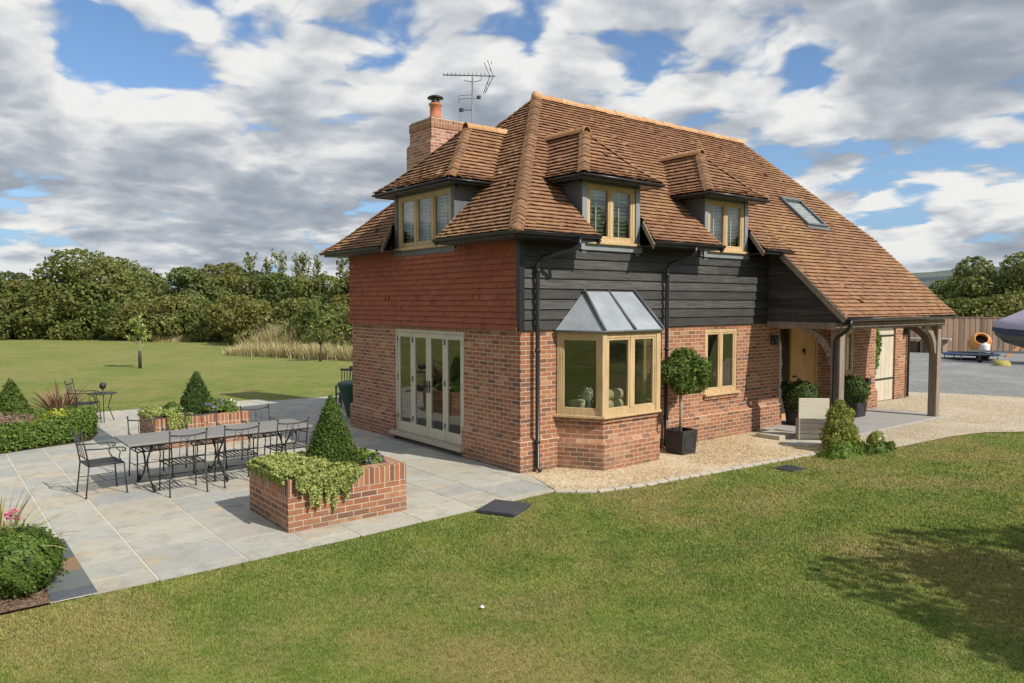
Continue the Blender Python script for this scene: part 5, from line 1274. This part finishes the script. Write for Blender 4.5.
# conifer and ground cover at the corner of the lawn
gc = thing('golden_conifer', (5.95, -2.25, 0), 'bushy gold tipped conifer at the lawn corner in front of the porch', 'shrub'); g = np.random.default_rng(73)
C_, N_ = crown_pts([(np.array([5.95+dx, -2.25+dy, z_]), np.array([r_, r_, r_*1.15])) for dx, dy, z_, r_ in ((0, 0, .25, .33), (-.2, 0, .3, .22), (.22, -.05, .3, .22), (0, 0, .55, .24), (.1, .05, .5, .22), (.02, 0, .78, .15), (-.1, -.1, .45, .2), (.2, .1, .15, .25), (.0, .0, .9, .08), (-.3, -.08, .18, .16), (-.14, .05, .7, .12), (.16, -.1, .68, .12), (.28, .0, .48, .13), (-.26, -.05, .5, .12), (.33, -.1, .12, .14))], 10000, g, .5)
leafmesh('foliage', C_, N_, .030, .011, 'golden_conifer', gc, 1.1, 74)
tag(mound(None, 'ground_cover', (5.75, -2.48, .0), .62, .24, .20, 2600, .032, 'ivy_leaf', 75, jitter=.3), 'low bright green plants at the foot of the golden conifer', 'plant')
tag(mound(None, 'ground_cover', (6.55, -2.72, .0), .5, .2, .15, 1700, .030, 'box_leaf', 76, jitter=.3), 'low dark green mat right of the golden conifer', 'plant')
bedding('cream_rose', (6.4, 6.85, -2.75, -2.5), .14, 'small cream flowered shrub right of the golden conifer', 'white_flower', 77, leaf='golden_conifer', nfl=6, petal=.03)
gv = np.random.default_rng(8); Pv = np.array([1.28, -.25, 1.24])+gv.normal(0, .05, (160, 3)); leafmesh('flower_head', Pv, np.tile([[-.4, -.5, .8]], (160, 1)), .022, .018, 'white_flower', vf, .7, 3)
# climber by the garage door
cl = thing('climber', (12.25, .42, 0), 'green climbing plant between cottage corner and cream garage door', 'climber'); g = np.random.default_rng(78)
m_ = MB(); m_.tube([(12.65, .52, .0), (12.68, .50, .9), (12.7, .48, 1.7)], .02, 6); m_.build('stem', 'bark_stem', cl)
C_, N_ = crown_pts([(np.array([12.58+dx, .42, z_]), np.array([r_, .16, r_*1.2])) for dx, z_, r_ in ((0, 1.95, .3), (.12, 1.6, .34), (.05, 1.2, .28), (-.05, .95, .2), (.2, 1.75, .25))], 2200, g, .6); leafmesh('foliage', C_, N_, .04, .025, 'ivy_leaf', cl, .8, 79)

# ------------------------------------------------------------------ dining set
def make_chair(loc):
    root = thing('patio_chair', loc, 'x', 'chair'); mt = 'iron'; ox, oy, oz = loc
    Tt = lambda p: (p[0]+ox, p[1]+oy, p[2]+oz)
    s_ = MB(Tt)         # faces +y, seat .45 high
    hw = .25
    s_.tube([(-hw, -.22, .45), (hw, -.22, .45), (hw, .24, .45), (-hw, .24, .45)], .011, 6, closed=True)
    for k in range(7): xk = -hw+.07+k*(2*hw-.14)/6; s_.bar((xk, -.22, .453), (xk, .24, .453), .028, .006)
    s_.build('seat', mt, root)
    for sx_ in (-1, 1):
        l = MB(Tt); l.tube([(sx_*hw, -.22, .45), (sx_*(hw+.01), -.27, .0)], .0105, 6); l.tube([(sx_*(hw+.01), -.27, 0), (sx_*(hw+.01), -.27, .012)], .018, 6); l.build('leg', mt, root)
        l = MB(Tt); l.tube([(sx_*hw, .24, .45), (sx_*(hw+.01), .27, .0)], .0105, 6); l.tube([(sx_*(hw+.01), .27, 0), (sx_*(hw+.01), .27, .012)], .018, 6); l.build('leg', mt, root)
    b_ = MB(Tt)
    for sx_ in (-1, 1):
        b_.tube([(sx_*hw, -.22, .45), (sx_*hw, -.25, .65), (sx_*(hw+.005), -.31, .93)], .0105, 6); b_.lathe([(.012, 0), (.017, .01), (.010, .03)], (sx_*(hw+.005), -.31, .925), 6)
    b_.tube([(-hw, -.302, .89), (-hw*.5, -.305, .872), (0, -.305, .865), (hw*.5, -.305, .872), (hw, -.302, .89)], .012, 6)
    b_.tube([(-hw, -.235, .55), (hw, -.235, .55)], .008, 6)
    for k in (-1, 0, 1): b_.tube([(k*.11, -.235, .55), (k*.11, -.27, .72), (k*.09, -.303, .868)], .005, 5)
    b_.tube([(-.11, -.27, .72)]+[(-.11+.11*math.sin(t), -.272, .72+.06*(1-math.cos(t))) for t in (.5, 1.2, 1.9, 2.5)], .005, 5)
    b_.build('backrest', mt, root)
    for sx_ in (-1, 1):
        a = MB(Tt); x = sx_*(hw+.015)
        a.tube([(x, -.262, .70), (x, -.05, .685), (x, .12, .69), (x, .22, .68), (x, .26, .655), (x, .255, .625), (x, .225, .62), (x, .215, .645)], .010, 6)
        a.tube([(x, .13, .69), (x, .19, .62), (x, .17, .54), (x, .22, .45)], .009, 6); a.build('armrest', mt, root)
    st_ = MB(Tt)
    for sx_ in (-1, 1): st_.tube([(sx_*(hw+.005), -.245, .22), (sx_*(hw+.005), .255, .22)], .006, 5)
    st_.tube([(-hw, 0, .22), (hw, 0, .22)], .006, 5); st_.build('stretcher', mt, root)
    return root
chair0 = make_chair((0, 0, 0)); CG = 'wrought iron chairs on the patio'
GZ = .025
chairs = [(-5.62, 2.82, -1.50, 'wrought iron chair alone at the left end of the dining table'),
 (-4.66, 2.17, .02, 'wrought iron chair, first from the left along the near side of the table'),
 (-3.86, 2.22, -.03, 'wrought iron chair in the middle of the near side of the table'),
 (-3.05, 2.28, .03, 'wrought iron chair, rightmost along the near side of the table'),
 (-4.80, 3.50, 3.16, 'wrought iron chair, leftmost on the far side of the table'),
 (-3.93, 3.55, 3.10, 'wrought iron chair in the middle of the far side of the table'),
 (-2.95, 3.62, 3.18, 'wrought iron chair, rightmost on the far side of the table')]
for k, (x, y, rz, lab) in enumerate(chairs):
    if k: dup(chair0, (x, y, GZ), rz, lab, CG)
c0 = dup(chair0, (-4.72, 9.98, GZ), -2.24+.0, 'wrought iron armchair beside the small round table near the flower bed', CG, (1.0, 1.0, 1.08)); c0.rotation_euler.z = math.atan2(RT[1], RT[0])-math.pi/2+.25
chair0.location = (chairs[0][0], chairs[0][1], GZ); chair0.rotation_euler.z = chairs[0][2]; tag(chair0, chairs[0][3], 'chair', CG)
tb = thing('dining_table', (-3.95, 2.8, GZ), 'long grey topped dining table with black scroll iron legs', 'table')
m_ = MB(); m_.box(-5.36, -2.54, 2.32, 3.28, .735, .765); m_.build('tabletop', 'table_top', tb, bevel=.006)
m_ = MB(); m_.bar((-5.3, 2.38, .72), (-2.6, 2.38, .72), .03, .02); m_.bar((-5.3, 3.22, .72), (-2.6, 3.22, .72), .03, .02); m_.tube([(-5.0, 2.8, .16), (-2.9, 2.8, .16)], .012, 6); m_.build('frame', 'iron', tb)
for x in (-5.02, -3.97, -2.88):
    m_ = MB()
    for s_ in (-1, 1):
        pts_ = [(x, 2.8+s_*.36, .72), (x, 2.8+s_*.26, .60), (x, 2.8+s_*.10, .46), (x, 2.8+s_*.06, .34), (x, 2.8+s_*.18, .20), (x, 2.8+s_*.34, .10), (x, 2.8+s_*.42, .05), (x, 2.8+s_*.47, .03), (x, 2.8+s_*.50, .07), (x, 2.8+s_*.47, .12), (x, 2.8+s_*.42, .10), (x, 2.8+s_*.43, .07)]
        m_.tube([(p[0], p[1], p[2]+GZ*.2) for p in pts_], .014, 7)
        m_.tube([(x, 2.8+s_*.36, .72), (x, 2.8+s_*.40, .66), (x, 2.8+s_*.36, .61), (x, 2.8+s_*.31, .64)], .009, 6)
    m_.tube([(x, 2.72, .40), (x, 2.88, .40)], .012, 6); m_.build('leg', 'iron', tb)
rt_ = thing('bistro_table', (-4.30, 10.2, GZ), 'small round iron table behind the armchair near the flower bed', 'table')
m_ = MB(); m_.lathe([(.30, .66), (.30, .675)], (-4.30, 10.2, GZ), 20); m_.build('tabletop', 'iron', rt_)
for k in range(3):
    m_ = MB(); a = k*2.09+.4; m_.tube([(-4.30+.24*math.cos(a), 10.2+.24*math.sin(a), GZ+.66), (-4.30+.12*math.cos(a), 10.2+.12*math.sin(a), GZ+.35), (-4.30+.26*math.cos(a), 10.2+.26*math.sin(a), GZ)], .011, 6); m_.build('leg', 'iron', rt_)
ln = thing('candle_lantern', (-4.30, 10.2, GZ+.675), 'small black lantern standing on the round table', 'lantern')
m_ = MB(); m_.lathe([(.05, 0), (.055, .01), (.012, .03), (.012, .08), (.07, .12), (.075, .2), (.05, .24)], (-4.30, 10.2, GZ+.675), 10); m_.build('body', 'iron', ln)

# covered table & garden chairs behind the house corner
cv_ = MB(); g = random.Random(4); prof = [(.32, .02), (.36, .2), (.45, .5), (.53, .76), (.55, .83), (.50, .86), (.01, .88)]; n = 28
vs = []
for j, (r_, z_) in enumerate(prof):
    for k in range(n): f_ = 1+(.07*math.sin(k*2*math.pi/n*7+1)*(1-z_)); vs.append((.78+r_*f_*math.cos(2*math.pi*k/n), 7.15+r_*f_*math.sin(2*math.pi*k/n), GZ+z_))
cv_.add(vs, [(i_*n+k, i_*n+(k+1) % n, (i_+1)*n+(k+1) % n, (i_+1)*n+k) for i_ in range(len(prof)-1) for k in range(n)]+[tuple(range((len(prof)-1)*n, len(prof)*n))], True)
tag(cv_.build('covered_table', 'green_cover'), 'dark green weather cover over garden furniture at the cottage corner', 'furniture cover')
def gchair(loc, rz):
    root = thing('garden_chair', loc, '', 'chair', 'slatted wooden chairs behind the cottage corner'); Tt = lambda p: (p[0]+loc[0], p[1]+loc[1], p[2]+loc[2])
    s_ = MB(Tt)
    for k in range(5): s_.box(-.25, .25, -.2+k*.09, -.13+k*.09, .40, .42)
    s_.build('seat', 'garden_wood', root)
    b_ = MB(Tt)
    for k in range(7): xk = -.21+k*.07; b_.bar((xk, -.22, .42), (xk, -.40, 1.0), .045, .015, up=(1, 0, 0))
    b_.bar((-.26, -.40, 1.0), (.26, -.40, 1.0), .03, .06); b_.build('backrest', 'garden_wood', root)
    for sx_ in (-1, 1):
        for y in (-.22, .22): l = MB(Tt); l.box(sx_*.25-.02, sx_*.25+.02, y-.02, y+.02, 0, .42 if y < 0 else .62); l.build('leg', 'garden_wood', root)
        a = MB(Tt); a.box(sx_*.25-.03, sx_*.25+.03, -.30, .25, .62, .64); a.build('armrest', 'garden_wood', root)
    return root
gc0 = gchair((0, 0, 0), 0)
dup(gc0, (1.55, 9.1, GZ), 2.3, 'slatted wooden chair back half hidden by the cottage wall')
gc0.location = (1.12, 8.56, GZ); gc0.rotation_euler.z = 2.5; gc0['label'] = 'slatted wooden chair back above the green cover, left one of two'

# ------------------------------------------------------------------ small fittings
mh = MB(); ca, sa = math.cos(R(28)), math.sin(R(28)); mT = lambda p: (-1.53+p[0]*ca-p[1]*sa, -1.53+p[0]*sa+p[1]*ca, p[2])
mh.T = mT; mh.box(-.29, .29, -.27, .27, 0, .055); tag(mh.build('manhole_cover', 'manhole', bevel=.008), 'dark square slab cover on the lawn edge beside the patio', 'manhole cover')
dc = MB(); dc.box(3.60, 4.00, -2.72, -2.36, .0, .02)
for k in range(5): dc.box(3.63+k*.07, 3.67+k*.07, -2.69, -2.39, .0201, .026)
tag(dc.build('drain_cover', 'manhole', bevel=.003), 'small dark drain cover set in the lawn near the gravel path', 'drain cover')
def lamp(x, y, z, label):
    root = thing('wall_lamp', (x, y, z), label, 'lamp'); m_ = MB(); m_.box(x-.05, x+.05, y-.02, y, z-.12, z+.12); m_.build('bracket', 'black_metal', root)
    m_ = MB(); m_.lathe([(.055, -.10), (.055, .0), (.075, .01), (.06, .09), (.02, .12)], (x, y-.10, z), 10); m_.build('lantern', 'black_metal', root)
lamp(7.18, -.005, 1.98, 'black wall lamp on the brick wall left of the front door'); lamp(14.95, .595, 1.98, 'black wall lamp beside the cream garage door')
tapo = MB(); tapo.box(11.45, 11.62, -.09, 0, .68, .86); tag(tapo.build('outdoor_socket', 'black_metal', bevel=.01), 'small dark outdoor socket box on the brick wall behind the porch', 'socket')
# aerial
ae = thing('tv_aerial', (2.96, 5.62, 6.9), 'television aerial on a mast beside the chimney', 'aerial')
m_ = MB(); m_.tube([(2.98, 5.5, 5.6), (2.98, 5.5, 8.22)], .02, 6); m_.build('mast', 'aluminium', ae)
ux, uy = RT; AX = lambda s_, z, t=0: (2.98+ux*s_-uy*t, 5.5+uy*s_+ux*t, z)
m_ = MB(); m_.tube([AX(-.70, 8.27), AX(.55, 8.24)], .013, 5)
for k in range(11): s_ = -.7+k*.10; m_.tube([AX(s_, 8.29, -.07), AX(s_, 8.29, .07)], .006, 4); m_.tube([AX(s_, 8.24), AX(s_, 8.32)], .007, 4)
m_.tube([AX(.26, 7.84), AX(.42, 8.24), AX(.28, 8.56)], .010, 4); m_.tube([AX(.36, 8.62), AX(.50, 8.24), AX(.30, 7.84)], .010, 4)
for k in range(5): m_.tube([AX(.34+.03*k, 7.92+k*.16, -.12), AX(.34+.03*k, 7.92+k*.16, .12)], .006, 4)
m_.tube([AX(-.2, 8.14), AX(0, 8.10), AX(.2, 8.14), AX(.22, 8.24)], .008, 4); m_.build('yagi_boom', 'iron', ae)
m_ = MB(); m_.tube([AX(-.33, 7.62), AX(-.33, 7.78), AX(0, 7.80)], .006, 4); m_.tube([AX(-.33, 7.70), AX(.12, 7.72)], .006, 4); m_.cbox(AX(.15, 7.74), (.07, .07, .07)); m_.cbox(AX(-.27, 7.44), (.08, .08, .08)); m_.tube([AX(-.27, 7.44), AX(0, 7.44)], .01, 4); m_.tube([AX(-.30, 7.4), AX(-.30, 6.9)], .004, 4); m_.build('side_arm', 'iron', ae)

# ------------------------------------------------------------------ yard
fn = thing('board_fence', (38.5, 8, 0), 'brown close boarded timber fence behind the gravel yard', 'fence')
m_ = MB(); A, B_ = Vector((30.8, 20.7, 0)), Vector((47.3, -4.4, 0)); nf_ = Vector((-.835, -.55, 0)); L = (B_-A).length; d = (B_-A).normalized(); n = int(L/.14)
for k in range(n):
    p = A+d*(k*.14); m_.rv = random.random(); q0 = p+nf_*(.014 if k % 2 else 0); m_.bar(q0+Vector((0, 0, .05)), q0+Vector((0, 0, 1.96)), .150, .018, up=nf_)
m_.build('boards', 'fence_wood', fn)
for k in range(0, int(L/2.4)+1):
    p = A+d*(k*2.4); q_ = MB(); q_.box(p.x+.02, p.x+.12, p.y-.05, p.y+.05, 0, 1.95); q_.build('post', 'oak_grey', fn)
q_ = MB(); q_.bar(A+Vector((0, 0, 1.99)), B_+Vector((0, 0, 1.99)), .09, .035); q_.build('capping', 'fence_wood', fn)
# cement mixer
mx = thing('cement_mixer', (36.0, 6.35, 0), 'orange cement mixer with its drum mouth facing the cottage, before the fence', 'cement mixer')
cx_, cy_, cz_ = 36.2, 6.15, .72
fwv = Vector((-.62, -.35, .42)).normalized(); 
m_ = MB(); a = Vector((1, 0, 0)).cross(fwv).normalized(); b2 = fwv.cross(a)
prof = [(-.52, .22), (-.45, .40), (-.2, .52), (.0, .54), (.2, .50), (.42, .36), (.46, .30), (.42, .28), (.0, .42), (-.3, .38)]
vs = [tuple(Vector((cx_, cy_, cz_))+fwv*t+a*math.cos(2*math.pi*k/20)*r_+b2*math.sin(2*math.pi*k/20)*r_) for t, r_ in prof for k in range(20)]
m_.add(vs, [(i_*20+k, i_*20+(k+1) % 20, (i_+1)*20+(k+1) % 20, (i_+1)*20+k) for i_ in range(len(prof)-1) for k in range(20)]+[tuple(range(20))], True); m_.build('drum', 'orange_paint', mx)
ins = MB(); ins.add([tuple(Vector((cx_, cy_, cz_))+fwv*.05+a*math.cos(2*math.pi*k/20)*.41+b2*math.sin(2*math.pi*k/20)*.41) for k in range(20)], [tuple(range(20))]); ins.build('drum_inside', 'black_metal', mx)
m_ = MB()
for s_ in (-1, 1): m_.tube([(cx_-.1, cy_+s_*.56, .86), (cx_-.45, cy_+s_*.42, .05)], .03, 6); m_.tube([(cx_-.1, cy_+s_*.56, .86), (cx_+.4, cy_+s_*.42, .12)], .03, 6)
m_.tube([(cx_-.45, cy_-.42, .08), (cx_-.45, cy_+.42, .08)], .03, 6); m_.build('stand', 'orange_paint', mx)
for s_ in (-1, 1): m_ = MB(lambda p, s_=s_: (cx_+.4+p[0], cy_+s_*.46+p[2], .15+p[1])); m_.lathe([(.15, -.03), (.15, .03)], (0, 0, 0), 14); m_.build('wheel', 'black_metal', mx)
jc = thing('plastic_drum', (34.6, 5.35, 0), 'white plastic drum standing in front of the orange cement mixer', 'container'); m_ = MB(); m_.lathe([(.21, 0), (.22, .03), (.22, .55), (.16, .62), (.07, .63), (.07, .68)], (34.6, 5.35, .12), 14); m_.build('body', 'white_plastic', jc); m_ = MB(); m_.box(34.3, 34.9, 5.05, 5.65, .01, .12); m_.build('base', 'oak_grey', jc)
tr_ = thing('trampoline', (33.4, 5.55, 0), 'low round trampoline with a blue padded rim on the grey gravel', 'trampoline'); m_ = MB()
vs = []; n = 36
for r_, z_ in ((1.25, .24), (1.25, .30), (.95, .32), (.95, .26)):
    for k in range(n): vs.append((33.4+r_*math.cos(2*math.pi*k/n), 5.55+r_*math.sin(2*math.pi*k/n), z_))
m_.add(vs, [(i_*n+k, i_*n+(k+1) % n, ((i_+1) % 4)*n+(k+1) % n, ((i_+1) % 4)*n+k) for i_ in range(4) for k in range(n)]); m_.build('rim_pad', 'blue_pad', tr_)
m_ = MB(); m_.lathe([(.96, .27), (.96, .275)], (33.4, 5.55, 0), 36); m_.build('mat', 'black_metal', tr_)
for k in range(6): m_ = MB(); a_ = k*1.047; m_.tube([(33.4+1.15*math.cos(a_), 5.55+1.15*math.sin(a_), 0), (33.4+1.15*math.cos(a_), 5.55+1.15*math.sin(a_), .25)], .025, 6); m_.build('leg', 'galvanised', tr_)
# boat on trailer, bow towards the cottage
bo = thing('boat', (32.6, 1.7, .55), 'small boat under a lilac grey cover on a trailer at the right edge', 'boat')
bow = Vector((31.75, 3.98, 0)); dirb = Vector((.42, -.907, 0)).normalized(); sdb = Vector((dirb.y, -dirb.x, 0))
def loft(secs, name, mt, parent):
    m_ = MB(); n = len(secs[0][1]); vs = []
    for t, pr in secs:
        for s_, z in pr: vs.append(tuple(bow+dirb*t+sdb*s_+Vector((0, 0, z))))
    m_.add(vs, [(i_*n+k, i_*n+k+1, (i_+1)*n+k+1, (i_+1)*n+k) for i_ in range(len(secs)-1) for k in range(n-1)]+[tuple(range((len(secs)-1)*n, len(secs)*n)), tuple(range(n))], True); return m_.build(name, mt, parent)
def hull(w_, zt, zk): return [(-w_, zt), (-w_*.93, zt-.25), (-w_*.55, zk+.18), (0, zk), (w_*.55, zk+.18), (w_*.93, zt-.25), (w_, zt)]
loft([(0, hull(.03, 1.70, 1.35)), (.4, hull(.42, 1.66, .98)), (1.1, hull(.78, 1.62, .74)), (2.4, hull(.98, 1.58, .62)), (5.0, hull(.98, 1.56, .60))], 'hull', 'hull', bo)
def cov_(w_, z0, z1, h): return [(-w_, z0), (-w_-.02, z0+h), (-w_*.75, z1*.5+(z0+h)*.5), (-w_*.3, z1), (w_*.3, z1), (w_*.75, z1*.5+(z0+h)*.5), (w_+.02, z0+h), (w_, z0)]
loft([(-.05, cov_(.10, 1.62, 1.95, .22)), (.4, cov_(.50, 1.55, 2.12, .25)), (1.0, cov_(.82, 1.50, 2.42, .25)), (1.5, cov_(.98, 1.48, 2.68, .25)), (2.4, cov_(1.05, 1.46, 2.70, .25)), (5.0, cov_(1.05, 1.46, 2.5, .25))], 'cover', 'boat_cover', bo)
def skirt(w_, z0, z1): return [(-w_*.9, z0), (-w_, z1), (w_, z1), (w_*.9, z0)]
loft([(-.09, skirt(.13, 1.50, 1.68)), (.4, skirt(.54, 1.34, 1.62)), (1.0, skirt(.87, 1.28, 1.58)), (2.4, skirt(1.08, 1.26, 1.54)), (5.0, skirt(1.08, 1.24, 1.52))], 'cover_skirt', 'navy_cover', bo)
tl = thing('boat_trailer', (32.6, 1.7, 0), 'galvanised boat trailer with jockey wheel under the covered boat', 'trailer')
m_ = MB(); bp_ = lambda t, s_, z: tuple(bow+dirb*t+sdb*s_+Vector((0, 0, z)))
m_.bar(bp_(-1.0, 0, .55), bp_(1.0, 0, .52), .10, .10); m_.bar(bp_(1.0, 0, .52), bp_(2.0, .7, .52), .08, .08); m_.bar(bp_(1.0, 0, .52), bp_(2.0, -.7, .52), .08, .08); m_.bar(bp_(2.0, .7, .52), bp_(5, .7, .52), .08, .08); m_.bar(bp_(2.0, -.7, .52), bp_(5, -.7, .52), .08, .08)
m_.bar(bp_(.15, 0, .55), bp_(.25, 0, 1.35), .08, .08); m_.tube([bp_(.2, -.1, 1.3), bp_(.2, .1, 1.3)], .06, 8); m_.bar(bp_(3.0, -.8, .4), bp_(3.0, .8, .4), .08, .08); m_.build('frame', 'galvanised', tl)
m_ = MB(); m_.tube([bp_(-.55, 0, .85), bp_(-.55, 0, .18)], .035, 8); m_.build('jockey_stand', 'galvanised', tl)
for t, s_, r_ in ((-.55, 0, .11), (3.0, .95, .30), (3.0, -.95, .30)):
    m_ = MB(); c = Vector(bp_(t, s_, r_)); m_.tube([c-sdb*.07, c+sdb*.07], r_, 16); m_.build('wheel', 'black_metal', tl)
yt = MB(); g = random.Random(9)
vs = []
for j, (r_, z_) in enumerate(((.42, 0), (.40, .12), (.25, .2), (.02, .22))):
    for k in range(12): vs.append((30.3+r_*.9*(1+.2*g.random())*math.cos(k*.5236), 3.15+r_*.8*(1+.2*g.random())*math.sin(k*.5236), z_*(1+.3*g.random())))
yt.add(vs, [(i_*12+k, i_*12+(k+1) % 12, (i_+1)*12+(k+1) % 12, (i_+1)*12+k) for i_ in range(3) for k in range(12)], True); tag(yt.build('canvas_bag', 'yellow_cloth'), 'crumpled yellow bag lying by the trailer jockey wheel', 'bag')
cn = thing('traffic_cone', (22.73, 4.95, 0), 'red cone on the gravel just right of the garage corner', 'cone'); m_ = MB(); m_.box(22.58, 22.88, 4.8, 5.1, .012, .05); m_.build('base', 'red_plastic', cn); m_ = MB(); m_.lathe([(.14, .05), (.03, .42)], (22.73, 4.95, 0), 14); m_.build('cone', 'red_plastic', cn)
# builders' stack by the fence
tbw = thing('trestle_bench', (36.9, 9.4, 0), 'white topped low bench with clutter in front of the fence', 'bench')
m_ = MB(); m_.bar((36.6, 10.7, .78), (37.3, 8.0, .78), .8, .08); m_.build('top', 'rubble', tbw)
for yy_, xx in ((10.4, 36.7), (9.3, 36.95), (8.3, 37.2)): m_ = MB(); m_.box(xx-.3, xx+.3, yy_-.05, yy_+.05, 0, .74); m_.build('leg', 'oak_grey', tbw)
m_ = MB(); m_.box(36.7, 37.2, 9.5, 10.2, .01, .6); m_.build('crate', 'bark_stem', tbw, bevel=.02)
tag(MB().bar((36.4, 5.0, .02), (37.9, 4.2, 1.1), .14, .05).build('plank', 'orange_paint'), 'orange brown plank leaning between mixer and trailer', 'plank')
wl = MB(); wl.lathe([(.001, 0), (.024, .008), (.014, .02)], (-3.72, -4.02, .02), 8); tag(wl.build('white_petal', 'white_petal'), 'single small white petal lying on the front lawn', 'petal')
for k, (px_, dep, rr__, labl) in enumerate(((206, 56, .0, ''),)):
    p = place(204, 55); m_ = MB(); m_.bar((p[0], p[1], 0), (p[0]+.5, p[1], .75), .12, .06); tag(m_.build('leaning_post', 'white_petal'), 'short pale leaning post at the foot of the hedgerow', 'post')
